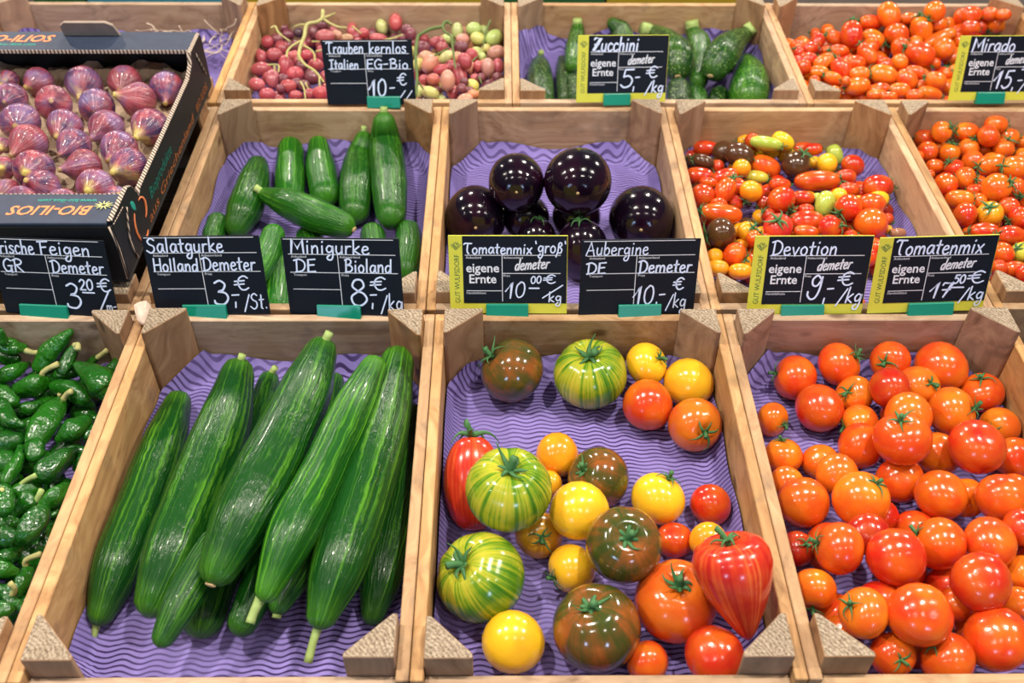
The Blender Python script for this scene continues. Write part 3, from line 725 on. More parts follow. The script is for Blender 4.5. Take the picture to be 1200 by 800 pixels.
cuke([(484,487,13),(476,540,21),(462,610,27),(446,680,24),(437,718,14)], FL, G2, 'rightmost dark cucumber against the right wall')
cuke([(278,438,15),(264,492,27),(235,570,36),(205,645,36),(182,700,24)], FL+.012, G1, 'second long cucumber from the left, broad blunt front end', stem=([(281,424),(284,415)], 0, 4))
cuke([(465,424,15),(450,490,29),(424,575,36),(397,660,34),(378,718,19)], FL+.02, G1, 'long cucumber lying on the right side of the heap, stem at the front', stem=([(373,735),(367,752),(361,776)], 1, 5))
cuke([(437,431,13),(414,478,20),(380,550,27),(342,625,29),(314,690,14)], FL+.022, (1.3, 1.5, .9), 'thin bright striped cucumber between the centre and the right one', stem=([(303,704),(298,716),(293,730)], 1, 5.5))
cuke([(375,414,15),(356,462,30),(322,535,37),(286,605,37),(258,662,25)], FL+.028, (.85, 1, .95), 'big centre cucumber lying on top of the heap', stem=([(381,400),(386,389)], 0, 4.5), scar=1)

mk = Pile('mini')
MO, MS = (160, 110), 2.963
def mini(pts, label, stem=None, base=FL, col=(1.1, 1.2, 1), b2=None, scar=None):
    c = lambda x, y: (MO[0]+x/MS, MO[1]+y/MS)
    return tube_thing(mk, 'mini_cucumber', [(*c(x, y), h/MS*1.05) for x, y, h in pts], base, M_MINI, col, label, 'cucumber', 'mini cucumbers',
                      ([c(x, y) for x, y in stem[0]], stem[1], stem[2]) if stem else None, b2, 16, cl(len(mk.sp)), scar=scar)
mini([(280,450,38),(262,500,40)], 'mini cucumber end peeping out at the left above the price sign')
mini([(500,540,45),(490,630,55),(478,760,55)], 'pale green mini cucumber standing between the two price signs', col=(1.3,1.6,1.2))
mini([(475,490,38),(450,560,45),(420,620,45)], 'mini cucumber behind the left price sign, bright green', base=FL+.01, col=(1.3,1.7,1))
mini([(600,500,45),(620,560,50)], 'dark mini cucumber tip just above the mini cucumber sign')
mini([(820,490,42),(828,560,48)], 'short dark mini cucumber tip below the two longest ones', base=FL+.005)
mini([(945,480,42),(945,550,50),(935,610,48)], 'mini cucumber end at the right wall above the sign', base=FL+.005, col=(.9,1.1,1))
mini([(420,252,38),(402,320,55),(375,400,60),(352,455,45)], 'dark mini cucumber leaning at the left with its stem towards the sign', ([(337,470),(326,486)], 1, 4), col=(.9,1,1))
mini([(535,192,42),(533,260,48),(533,350,48)], 'bright mini cucumber standing left of centre at the back', col=(1.3,1.6,.9))
mini([(632,182,36),(640,260,50),(655,345,50)], 'curved mini cucumber right of the bright one at the back', col=(1.2,1.5,1))
mini([(788,162,32),(772,230,50),(762,330,57),(758,405,50)], 'dark mini cucumber with thin tip beside the longest', ([(789,130),(790,112)], 0, 3), col=(.9,1,1))
mini([(860,104,40),(865,170,52),(876,290,60),(884,420,52)], 'longest mini cucumber touching the back rim at the right', ([(859,66),(858,45)], 0, 4), col=(.85,1,1), b2=FL+.01)
mini([(450,350,26),(520,378,48),(620,422,58),(712,455,46)], 'mini cucumber lying crosswise on top of the others', ([(428,338),(410,324)], 0, 4), base=FL+.03, col=(1.1,1.3,.9), scar=1)

# ------------------------------------------------------------------ aubergines
ab = Pile('aub')
def aub(cx, cy, r, label, el=1.15, base=FL, tilt=(0, -.3, -.9), cal=None):
    px, py, rr_ = 500+cx/2.963, 110+cy/2.963, r/2.963
    P, R = ab.settle(px, py, rr_, base, .06, rk=.96)
    vd = (-ray(px, py)).normalized(); ax = -(vd*.85+Vector(tilt)*.3).normalized()    # mesh top = calyx end, pointing away
    o = put('aubergine', AUBM, P, ax if not cal else axis_from(px, py, rr_, 500+cal[0]/2.963, 110+cal[1]/2.963), (R, R, R*el), M_AUB, W1)
    if cal:
        me = calyx_mesh(99, 5, .5, .06, .1, .2, .93, .10); link('calyx', me, o)
    else:
        me = revolve('blossom_scar', [(.002, 0), (.05, .005), (.05, .02), (.02, .025), (.001, .02)], 7); c = link('blossom_scar', me, o, M_TAN); c.location = (0, 0, -1.012); 
    tag(o, label, 'aubergine'); return o
aub(345, 425, 80, 'aubergine lying underneath between the left two, in shade')
aub(520, 420, 85, 'aubergine hidden beneath the tall centre one')
aub(170, 425, 106, 'leftmost glossy dark purple aubergine beside the left wall')
aub(380, 515, 72, 'aubergine low at the front left, its green calyx edge above the sign', cal=(390, 440), base=FL)
aub(540, 540, 92, 'aubergine low at the front centre between the two price signs', cal=(530, 455), base=FL)
aub(745, 430, 112, 'rightmost aubergine, broad and glossy, beside the right wall')
aub(312, 305, 98, 'second aubergine from the left, lying against the purple paper', base=FL+.02)
aub(525, 302, 116, 'tallest and topmost aubergine right of centre', base=FL+.02)

# ------------------------------------------------------------------ courgettes
zk = Pile('zuc')
def zuc(pts, org, label, stem=None, base=FL, col=W1, scar=None, b2=None, sm=None):
    c = lambda x, y: (org[0]+x/6.667, org[1]+y/6.667)
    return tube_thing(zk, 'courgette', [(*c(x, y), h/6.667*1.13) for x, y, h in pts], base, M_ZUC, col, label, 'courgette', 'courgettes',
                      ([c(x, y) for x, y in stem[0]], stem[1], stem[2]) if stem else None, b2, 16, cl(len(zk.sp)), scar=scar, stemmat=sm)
A_, B_ = (600, 10), (750, 10)
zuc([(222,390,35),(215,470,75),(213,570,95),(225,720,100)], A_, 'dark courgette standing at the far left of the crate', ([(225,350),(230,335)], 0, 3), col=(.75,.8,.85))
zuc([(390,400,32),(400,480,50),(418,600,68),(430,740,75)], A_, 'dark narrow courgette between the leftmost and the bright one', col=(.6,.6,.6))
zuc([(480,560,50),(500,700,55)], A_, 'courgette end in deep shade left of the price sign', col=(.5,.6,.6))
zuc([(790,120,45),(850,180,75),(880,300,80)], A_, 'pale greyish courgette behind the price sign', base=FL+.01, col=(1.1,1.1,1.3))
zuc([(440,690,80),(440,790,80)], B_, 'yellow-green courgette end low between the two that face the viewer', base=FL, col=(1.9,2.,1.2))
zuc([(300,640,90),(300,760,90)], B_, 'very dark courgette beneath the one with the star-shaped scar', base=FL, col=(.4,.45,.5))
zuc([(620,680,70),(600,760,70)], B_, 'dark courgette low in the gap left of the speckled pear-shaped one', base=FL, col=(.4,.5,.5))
zuc([(513,150,42),(505,230,60),(492,340,70),(480,440,60)], A_, 'bright green courgette standing left of the price sign', ([(510,120),(511,82)], 0, 5), base=FL+.02, col=(1.3,1.7,1.1), sm=M_STEM)
zuc([(825,390,42),(840,450,80),(858,550,125),(850,680,140)], B_, 'light green speckled pear-shaped courgette at the right', base=FL, col=(1.9,2.3,1.1), b2=FL)
zuc([(415,190,55),(455,270,85),(475,380,75),(450,560,70)], B_, 'striped bright green courgette standing between two darker ones', ([(410,150),(405,95)], 0, 7), base=FL+.012, col=(1.2,1.7,1))
zuc([(120,190,58),(210,270,95),(275,370,125),(285,450,105)], B_, 'large dark courgette with star-shaped tan scar facing the viewer', ([(60,165),(15,155)], 0, 7), base=FL+.025, col=(.8,.9,.9), scar=1)
zuc([(815,205,58),(720,275,95),(635,380,122),(590,455,100)], B_, 'dark green courgette with tan scar and stem at upper right', ([(855,165),(885,140)], 0, 7), base=FL+.025, col=(.9,1.1,.9), scar=1)

# ------------------------------------------------------------------ small green peppers
pp = Pile('pepper')
def plump(seed):
    rg = random.Random(seed); n = rg.choice((3, 3, 4)); p = rg.uniform(0, 6); q = rg.uniform(0, 6)
    return lambda a, t: 1+.10*math.sin(n*a+p+1.6*t)+.05*math.sin(9*t+q+2*a)+.02*math.sin(19*t+q)
PG = [(.005,.065,.003),(.007,.085,.004),(.004,.040,.006),(.015,.12,.005)]
P_items = []
def pep(org, sc, pts, stem=None, si=0, base=-.050, col=None, sw=3.2):
    c = lambda x, y: (org[0]+x/sc, org[1]+y/sc)
    q = [(*c(x, y), h/sc*1.12) for x, y, h in pts]
    o = tube_thing(pp, 'green_pepper', q, base, M_PEP, col or rnd.choice(PG), 'x', 'pepper', 'small green peppers',
        ([c(x, y) for x, y in stem], si, sw) if stem else None, None, 14, plump(len(pp.sp)), .035, stemmat=M_WOODY if rnd.random() < .6 else M_STEM)
    mid = q[len(q)//2]; P_items.append((o, mid[0], mid[1], 'glossy green'))
    return o
A5, B4 = ((0, 370), 5), ((0, 520), 4)
for a in [
 (A5, [(350,345,32),(420,330,36)]), (A5, [(430,200,28),(395,265,38),(365,315,30)], [(440,165),(458,170),(455,200)], 0),
 (A5, [(90,250,30),(30,240,40)]), (A5, [(500,310,35),(560,250,20)], [(560,255),(600,225),(632,200)], 1),
 (A5, [(170,280,10),(90,318,42),(10,355,40)]), (A5, [(700,262,32),(675,305,42)], [(678,240),(650,150),(610,60)], 0),
 (A5, [(230,520,25),(165,540,38),(95,545,20)]), (A5, [(560,610,35),(610,580,15)]), (A5, [(500,625,45),(430,670,58),(350,720,25)]),
 (A5, [(560,660,28),(520,700,28)]), (A5, [(490,790,25),(420,790,30)]),
 (B4, [(390,60,25),(365,110,22)]), (B4, [(150,205,40),(95,225,42)], [(55,240),(110,180),(172,145)], 1),
 (B4, [(270,310,20),(250,330,18)]), (B4, [(0,255,60),(30,270,40)]), (B4, [(70,325,22),(130,275,45)], [(175,285),(195,215)], 1),
 (B4, [(310,205,25),(265,245,42),(210,285,30)]), (B4, [(80,375,28),(40,372,42),(0,385,45)]), (B4, [(90,505,28),(30,530,42)]),
 (B4, [(130,595,28),(105,650,33),(85,700,22)], [(125,575),(120,545),(190,515)], 0), (B4, [(70,600,20),(20,590,38),(-20,580,40)]), (B4, [(0,430,50),(60,440,40)]),
 (B4, [(20,690,30),(50,740,34)], [(60,700),(70,680),(45,650)], 1), (B4,[(80,760,30),(120,780,20)]),
 (A5, [(15,170,42),(80,185,42),(130,190,28)], [(148,205),(190,215),(235,215)], 1), (A5, [(0,90,20),(20,150,25)]),
 (A5, [(10,470,58),(70,500,40)]), (A5, [(410,95,20),(365,140,36),(295,215,60),(235,295,40)]),
 (A5, [(130,430,50),(195,405,64),(240,395,48)], [(235,400),(252,330),(340,280)], 1), (A5, [(445,285,18),(515,330,52),(595,395,78),(630,440,58)]),
 (A5, [(335,415,42),(420,430,55),(490,485,45),(545,525,14)], [(345,410),(350,440),(355,470)], 0), (A5, [(0,530,50),(55,610,42),(130,640,18)]),
 (A5, [(35,740,66),(85,740,55)], None, 0), (A5, [(120,770,18),(105,840,28),(60,900,20)]),
 (A5, [(345,520,45),(305,575,68),(255,650,68),(212,730,55),(198,770,42)], [(370,495),(390,460),(420,440)], 0),
 (B4, [(165,15,42),(165,50,38)]), (B4, [(355,22,10),(290,72,44),(220,130,52)], None, 0), (B4, [(90,60,25),(60,115,32),(30,170,25)]),
 (B4, [(220,305,18),(175,345,52),(130,415,52),(105,450,30)]), (B4, [(20,300,40),(10,230,40)], [(30,240),(15,225),(5,215)], 1)]:
    (org, sc), pts = a[0], a[1]; pep(org, sc, pts, a[2] if len(a) > 2 else None, a[3] if len(a) > 3 else 0)
autolabel(P_items, 8, 'pepper', 'pepper', 'small green peppers', 'left edge crate')
PEPM = [mesh('green_pepper', *tube_data([(-.02, 0, 0), (0, .002, .001), (.022, 0, 0)], [.008, .014, .006], ns=12, n=5, lump=plump(s))) for s in (1, 2, 3)]
def pepfill(n, wmax):
    u0, u1, v0, v1 = CR['pepper']; its = []; top = list(pp.sp)
    for _ in range(n*90):
        if len(its) >= n: break
        Q, Rq = rnd.choice(top); P = Vector(Q)+Vector((rnd.uniform(-1, 1), rnd.uniform(-1, 1), rnd.uniform(-.8, .3)))*.026+FWD*rnd.uniform(.008, .03)
        u, v, w_ = uvw(P); w_ = max(w_, FLOORW+.014)
        if w_ > wmax or not (u0+.022 < u < u1-.022 and v0+.022 < v < v1-.022): continue
        P = W(u, v, w_); a = Vector((rnd.uniform(-1, 1), rnd.uniform(-1, 1), rnd.uniform(-.3, .3))).normalized()
        cs = [(tuple(P+a*t), .0095) for t in (-.012, 0, .012)]
        if pp.bad(cs): continue
        x, y, z = pix(P)
        if x < -25 or y > 760: continue
        pp.add(cs); o = link('green_pepper', rnd.choice(PEPM), None, M_PEP, rnd.choice(PG)); q = a.to_track_quat('X', 'Z'); o.matrix_world = Matrix.LocRotScale(P, q, Vector((1, 1, 1)))
        its.append((o, x, y, 'half-buried dark green'))
    autolabel(its, 7, 'pepper', 'pepper', 'small green peppers', 'left edge crate')
pepfill(70, -.034)

# ------------------------------------------------------------------ small tomatoes in piles
def small_pile(key, org, sc, data, calpts, basef, kindname, what, cat, group, place, rows, cwords, rk=.88, cals=CAL_C, gk=1.07):
    pile = Pile(key); its = []; rec = []
    for d in data:
        x, y, a, b, ang, col = d; px, py = org[0]+x/sc, org[1]+y/sc; rec.append([px, py, a/sc*gk, b/sc*gk, ang, col, None])
    for (cx, cy) in calpts:
        cx, cy = org[0]+cx/sc, org[1]+cy/sc
        k = min(range(len(rec)), key=lambda i: (math.hypot(rec[i][0]-cx, rec[i][1]-cy)/rec[i][2]-.85)**2+(0 if rec[i][6] is None else 9))
        rec[k][6] = (cx, cy)
    for i, (px, py, a, b, ang, col, cc) in enumerate(rec):
        el = a/b; r = b if el > 1.2 else (a+b)/2
        vdx = RR*math.cos(math.radians(ang))-UU*math.sin(math.radians(ang)); 
        if el > 1.2:
            ax = (vdx+FWD*rnd.uniform(-.25, .25)).normalized()
            if cc and ((cc[0]-px)*math.cos(math.radians(ang))+(cc[1]-py)*math.sin(math.radians(ang))) < 0: ax = -ax
            if not cc and rnd.random() < .5: ax = -ax
            q = el-1; offs = tuple(tuple(ax*t) for t in (-q, 0, q))
            P, R = pile.settle(px, py, r, basef(px, py), .04, offs, rk); me = PLUM[i % 2]; scl = (R, R, R*el)
        else:
            ax = axis_from(px, py, r, *cc) if cc else (away(px, py) if rnd.random() < .4 else axis_from(px, py, 1, px+math.cos(i*2.4), py+math.sin(i*2.4)))
            P, R = pile.settle(px, py, r, basef(px, py), .04, ((0, 0, 0),), rk); me = CH[i % 2]; scl = (R, R, R)
        c2 = tuple(min(1, q*rnd.uniform(.9, 1.1)) for q in col)
        o = put(kindname, me, P, ax, scl, M_TOM, c2, cals[i % 4] if (cc or rnd.random() < .75) else None)
        its.append((o, px, py, cwords.get(col, 'red')))
    autolabel(its, rows, what, cat, group, place)
    return pile
R_, O_, Y_, B_c, G_, YO, GY = RED, ORED, YEL, BRN, LGR, YOR, GYE
dev = [(160,150,68,38,5,R_),(255,170,60,52,120,B_c),(225,245,35,38,0,R_),(380,110,48,28,0,YO),(675,155,60,36,0,R_),(725,155,45,32,0,R_),(580,175,40,50,90,Y_),(565,115,58,45,30,Y_),
 (480,125,80,36,10,G_),(340,185,72,58,20,B_c),(150,220,55,38,15,B_c),(480,165,65,42,5,Y_),(730,225,30,38,0,Y_),(835,185,52,42,70,G_),(795,230,55,48,0,Y_),(930,240,60,55,0,R_),
 (970,385,30,30,0,R_),(895,300,50,40,0,R_),(910,365,50,38,0,R_),(635,235,78,68,0,B_c),(1062,350,75,58,0,R_),(350,255,50,45,0,YO),(475,245,78,52,20,O_),(130,295,72,45,5,R_),(265,295,65,38,-15,R_),
 (425,300,62,32,5,GY),(180,330,48,28,10,O_),(320,355,60,50,-60,R_),(550,340,55,35,0,R_),(745,320,110,52,0,O_),(265,370,65,48,-60,O_),(400,375,60,56,0,YO),(145,400,68,58,-30,R_),
 (465,435,40,35,0,DRED),(745,415,28,35,0,G_),(860,395,40,38,0,Y_),(670,410,60,38,5,R_),(558,420,72,70,0,R_),(1065,415,50,40,0,Y_),(1028,440,68,55,0,O_),(908,460,72,65,0,R_),(785,440,65,48,-75,G_),
 (685,470,40,30,0,R_),(490,500,40,35,0,DRED),(175,520,40,45,0,R_),(245,490,105,50,5,O_),(335,575,30,45,0,YO),(380,580,50,50,0,YO),(690,535,85,58,0,R_),(810,560,60,60,0,R_),(1110,520,30,35,0,R_),(1115,575,25,25,0,YO),
 (420,620,40,45,0,O_),(540,560,76,68,0,PNK),(690,585,65,33,5,O_),(1165,590,40,25,0,(.40,.16,.10)),(1025,545,88,78,0,O_),(130,575,25,30,0,DRED),(165,650,30,30,0,DRED),(245,595,80,80,0,B_c),
 (350,650,35,28,0,YO),(210,715,50,42,0,YO),(220,775,60,42,0,YO),(315,705,62,62,0,O_),(345,790,60,42,0,YO),(1040,665,55,50,0,R_),(470,640,50,45,0,R_),(1010,720,50,45,0,R_),(960,640,50,40,0,R_),(860,640,55,40,0,R_)]
cw = {R_: 'red', O_: 'orange-red', Y_: 'yellow', B_c: 'dark brown', G_: 'light green', YO: 'orange-yellow', GY: 'greenish yellow', DRED: 'deep red', PNK: 'pinkish red', ORG: 'orange'}
pd = small_pile('dev', (790, 140), 4.444, dev, [(95,200),(190,240),(480,340),(610,325),(900,295),(1065,290),(675,170),(370,430),(420,470),(640,465),(860,490),(890,545),(160,610),(310,300),(1065,375),(410,560),(240,780),(460,480),(860,255),(540,520)],
    lambda x, y: -.062 if y < 215 else -.058, 'snack_tomato', 'snack tomato', 'tomato', 'mixed snack tomatoes', 'snack tomato crate', 7, cw)
fillers(pd, 75, .0120, 'snack_tomato', CH, M_TOM, [RED, ORED, DRED, YOR, BRN, RED], 'snack tomato', 'tomato', 'mixed snack tomatoes', 'snack tomato crate', 6, -.030, lambda x, y: x > 935+(y-150)*1.1 or x > 1040, 1., cw, CAL_C)
sm = [(90,160,50,38,0,O_),(408,98,50,36,0,ORG),(165,130,45,43,0,ORG),(275,130,52,40,0,ORG),(460,155,48,38,0,ORG),(375,150,52,45,0,O_),(160,205,32,30,0,ORG),(100,220,48,42,0,O_),(200,225,45,40,0,ORG),(365,210,40,28,0,ORG),
 (285,205,48,42,0,ORG),(440,205,50,42,0,ORG),(525,180,28,32,0,ORG),(60,240,20,30,0,O_),(135,285,38,30,0,O_),(220,295,45,38,0,R_),(305,262,50,42,0,O_),(520,240,38,32,0,ORG),(115,320,18,20,0,O_),(390,278,65,45,-10,ORG),(500,295,65,50,10,ORG),
 (315,395,38,30,0,O_),(182,368,50,52,0,O_),(270,338,50,46,0,ORG),(490,385,48,52,0,O_),(330,440,38,32,0,ORG),(410,382,64,62,0,ORG),(245,432,58,40,5,ORG),(465,470,48,42,0,O_),(270,502,58,50,0,R_),(380,498,55,55,0,YO),
 (515,515,45,55,0,R_),(290,575,28,20,0,O_),(355,575,60,35,0,R_),(470,595,62,42,0,R_),(435,675,55,50,0,O_),(520,670,42,48,0,GY),(490,745,52,36,0,O_),(420,740,40,35,0,R_),(540,600,30,35,0,R_),(340,640,45,40,0,R_),(540,760,40,40,0,R_)]
ps = small_pile('small', (1060, 120), 3.81, sm, [(205,110),(210,175),(250,165),(490,130),(465,155),(485,225),(195,265),(150,310),(335,310),(460,290),(260,378),(380,465),(515,420),(440,580),(500,650),(290,565),(325,345),(470,535)],
    lambda x, y: -.055 if y < 170 else -.052, 'cherry_tomato', 'cherry tomato', 'tomato', 'small orange-red tomatoes', 'small tomato crate', 6, cw)
fillers(ps, 60, .0140, 'cherry_tomato', CH, M_TOM, [ORED, ORG, RED], 'cherry tomato', 'tomato', 'small orange-red tomatoes', 'small tomato crate', 6, -.02, None, 1., {**cw, ORG: 'light orange'}, CAL_C)
mi = [(1185,110,50,55,0,O_),(1090,160,50,45,0,ORG),(1035,160,50,40,0,ORG),(850,120,60,35,0,ORG),(245,215,35,30,0,O_),(325,195,42,38,0,ORG),(130,305,50,45,0,O_),(600,145,70,46,5,O_),(1010,75,68,62,40,ORG),(718,95,78,64,70,ORG),
 (1175,200,55,45,0,O_),(325,325,40,30,0,O_),(215,310,50,40,-20,R_),(255,270,58,45,115,R_),(375,245,62,45,20,O_),(615,248,70,55,30,ORG),(480,220,82,64,88,R_),(765,220,80,68,-60,O_),(925,188,78,64,75,ORG),(1040,245,100,42,-25,ORG),
 (140,340,40,35,0,R_),(200,380,55,45,0,R_),(130,390,35,40,0,R_),(545,380,40,40,0,O_),(400,328,60,42,5,O_),(580,345,75,50,60,O_),(505,405,60,50,0,O_),(680,395,50,30,0,O_),(885,275,45,45,0,ORG),(785,400,55,55,0,ORG),(1070,315,72,64,0,ORG),
 (1015,405,35,35,0,O_),(165,430,50,55,0,R_),(300,395,65,45,-30,ORG),(415,445,75,60,60,R_),(915,345,90,70,25,O_),(530,475,60,45,0,ORG),(885,465,62,42,15,O_),(270,460,60,40,0,ORG),(1085,470,30,38,0,O_),
 (935,545,45,35,0,ORG),(830,510,70,55,40,O_),(680,480,84,62,15,ORG),(1015,515,65,52,15,ORG),(360,500,60,38,15,ORG),(515,550,75,56,-5,ORG),(650,575,68,40,-10,O_),(640,605,60,32,0,ORG),(785,580,65,48,0,ORG),(980,600,78,42,10,ORG),
 (1245,95,60,50,0,O_),(1330,170,60,48,0,O_),(1400,150,60,52,0,ORG),(1495,160,58,50,0,ORG),(1240,180,58,48,0,O_),(1360,90,50,40,0,O_),(1450,95,45,35,0,O_),(1560,150,50,45,0,ORG),(240,520,40,35,0,O_),(440,520,35,30,0,O_),(720,620,50,35,0,O_),(880,610,50,38,0,O_)]
pm = small_pile('mir', (910, 0), 5.4545, mi, [(185,245),(470,125),(490,330),(385,380),(590,440),(670,310),(745,320),(730,405),(845,155),(830,260),(975,115),(950,10),(1000,425),(600,525),(450,595),(1300,45),(1490,165),(775,300),(1360,200)],
    lambda x, y: -.052+(115-y)*.00012, 'plum_tomato', 'plum tomato', 'tomato', 'red plum tomatoes', 'back right crate', 6, cw, cals=CAL_P)
fillers(pm, 75, .0140, 'plum_tomato', PLUM, M_TOM, [RED, ORED, ORG], 'plum tomato', 'tomato', 'red plum tomatoes', 'back right crate', 6, -.015, lambda x, y: y < 28, 1.2, cw, CAL_P)

def unseen(pile, n, R0, name, mes, mat, cols, label, cat, group, test, wtop, elong=1.0, pep_=False):
    u0, u1, v0, v1 = CR[pile.key]; made = 0
    for _ in range(n*60):
        if made >= n: break
        R = R0*rnd.uniform(.85, 1.1); u, v, w_ = rnd.uniform(u0+R*1.2, u1-R*1.2), rnd.uniform(v0+R*1.2, v1-R*1.2), rnd.uniform(FLOORW+.004+R, wtop)
        P = W(u, v, w_); x, y, z = pix(P)
        if not test(x, y): continue
        a = Vector((rnd.uniform(-1, 1), rnd.uniform(-1, 1), rnd.uniform(-.4, .4))).normalized()
        cs = [(tuple(P+a*t), R*.85) for t in ((-.011, 0, .011) if pep_ else (0,))]
        if pile.bad(cs): continue
        pile.add(cs); made += 1
        if pep_:
            o = link(name, rnd.choice(mes), None, mat, rnd.choice(cols)); o.matrix_world = Matrix.LocRotScale(P, a.to_track_quat('X', 'Z'), Vector((1, 1, 1)))
        else: o = put(name, rnd.choice(mes), P, a, (R, R, R*elong), mat, rnd.choice(cols))
        tag(o, label, cat, group)
unseen(pp, 75, .0115, 'green_pepper', PEPM, M_PEP, PG, 'green pepper in the part of the crate beyond the left picture edge', 'pepper', 'small green peppers', lambda x, y: x < -22 or y > 812, -.030, pep_=True)
unseen(ps, 75, .0145, 'cherry_tomato', CH, M_TOM, [ORED, ORG, RED], 'cherry tomato in the part of the crate beyond the right picture edge', 'tomato', 'small orange-red tomatoes', lambda x, y: x > 1222, -.030)
unseen(pm, 30, .0150, 'plum_tomato', PLUM, M_TOM, [ORED, RED], 'plum tomato in the part of the crate beyond the right picture edge', 'tomato', 'red plum tomatoes', lambda x, y: x > 1222, -.030, 1.3)
unseen(pm, 16, .0140, 'plum_tomato', PLUM, M_TOM, [ORED, RED], 'plum tomato hidden behind the price sign marked 15 euro', 'tomato', 'red plum tomatoes', lambda x, y: 1120 < x < 1222 and 55 < y < 130, -.028, 1.3)
unseen(pd, 16, .0130, 'snack_tomato', CH, M_TOM, [ORED, RED, YOR], 'snack tomato hidden behind the price sign marked 9 euro', 'tomato', 'mixed snack tomatoes', lambda x, y: 895 < x < 1010 and 290 < y < 372, -.040)
unseen(redp, 10, .0235, 'tomato', ROUND, M_TOM, [ORED, RED], 'round tomato beyond the right picture edge of the front crate', 'tomato', 'round red tomatoes', lambda x, y: x > 1226 or y > 828, -.035)

# ------------------------------------------------------------------ grapes: bunches are the things, berries and stems their parts
gp = Pile('grape')
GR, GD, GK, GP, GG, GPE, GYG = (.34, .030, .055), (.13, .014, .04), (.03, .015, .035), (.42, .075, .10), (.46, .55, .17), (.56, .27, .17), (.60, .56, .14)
def bunch(label, org, data, stems, smat, base=-.046):
    s_ = 6.153; c = lambda x, y: (org[0]+x/s_, org[1]+y/s_); x0, y0 = c(*data[0][:2]); O0 = hit(x0, y0, FLOORW+.01)
    n0 = len(gp.sp); nfill = 34
    r = empty('grape_bunch', Matrix.Translation(O0)); tag(r, label, 'grapes', 'bunches of grapes')
    for (x, y, a, b, ang, col) in data:
        px, py = c(x, y); el = max(1, a/b)*1.02; th = math.radians(ang); ax = (RR*math.cos(th)-UU*math.sin(th)+FWD*rnd.uniform(-.3, .3)).normalized()
        P, R = gp.settle(px, py, min(a, b)*1.12/s_, base, .04, tuple(tuple(ax*t) for t in (-(el-1), (el-1))), .88)
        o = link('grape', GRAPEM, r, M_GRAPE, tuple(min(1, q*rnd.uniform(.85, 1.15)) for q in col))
        o.matrix_world = Matrix.LocRotScale(P, ax.to_track_quat('Z', 'Y'), Vector((R, R, R*el))); 
        o.matrix_basis = Matrix.Translation(-O0) @ Matrix.LocRotScale(P, ax.to_track_quat('Z', 'Y'), Vector((R, R, R*el)))
    vis = list(gp.sp[n0:]); u0, u1, v0, v1 = CR['grape']; made = 0
    for _ in range(500):
        if made >= nfill: break
        Q, Rq = rnd.choice(vis); R = rnd.uniform(.0085, .0115); P = Vector(Q)+Vector((rnd.uniform(-1, 1), rnd.uniform(-1, 1), rnd.uniform(-.6, .3)))*.022+FWD*.012
        u, v, w_ = uvw(P)
        if not (u0+R < u < u1-R and v0+R < v < v1-R and FLOORW+R < w_ < -.03): continue
        ax = Vector((rnd.uniform(-1, 1), rnd.uniform(-1, 1), rnd.uniform(-1, 1))).normalized()
        if gp.bad([(tuple(P), R*.9)]): continue
        gp.sp.append((tuple(P), R*.9)); made += 1; col = rnd.choice([d_[5] for d_ in data])
        o = link('grape', GRAPEM, r, M_GRAPE, tuple(q*.9 for q in col)); o.matrix_basis = Matrix.Translation(-O0) @ Matrix.LocRotScale(P, ax.to_track_quat('Z', 'Y'), Vector((R, R, R*1.2)))
    for pts, wd in stems:
        P = []
        for (x, y) in pts:
            px, py = c(x, y)
            near = [math.dist(q[0], CAM) for q in gp.sp if math.hypot(pix(Vector(q[0]))[0]-px, pix(Vector(q[0]))[1]-py) < 9]
            d = ray(px, py); s0 = hit_s(px, py, base+.032); 
            if near: s0 = min(s0, (min(near)-.010)/d.length)
            P.append((px, py, s0))
        m_ = min(p[2] for p in P); P = [CAM+ray(a, b)*(.6*m_+.4*s2) for a, b, s2 in P]
        rr_ = wd*.95/F_PX
        tube('stem', [p-O0 for p in P], [rr_*1.2]+[rr_]*(len(P)-2)+[rr_*.8], r, smat, ns=6, n=4)
    return r
Go, Gq = (280, 0), (440, 0)
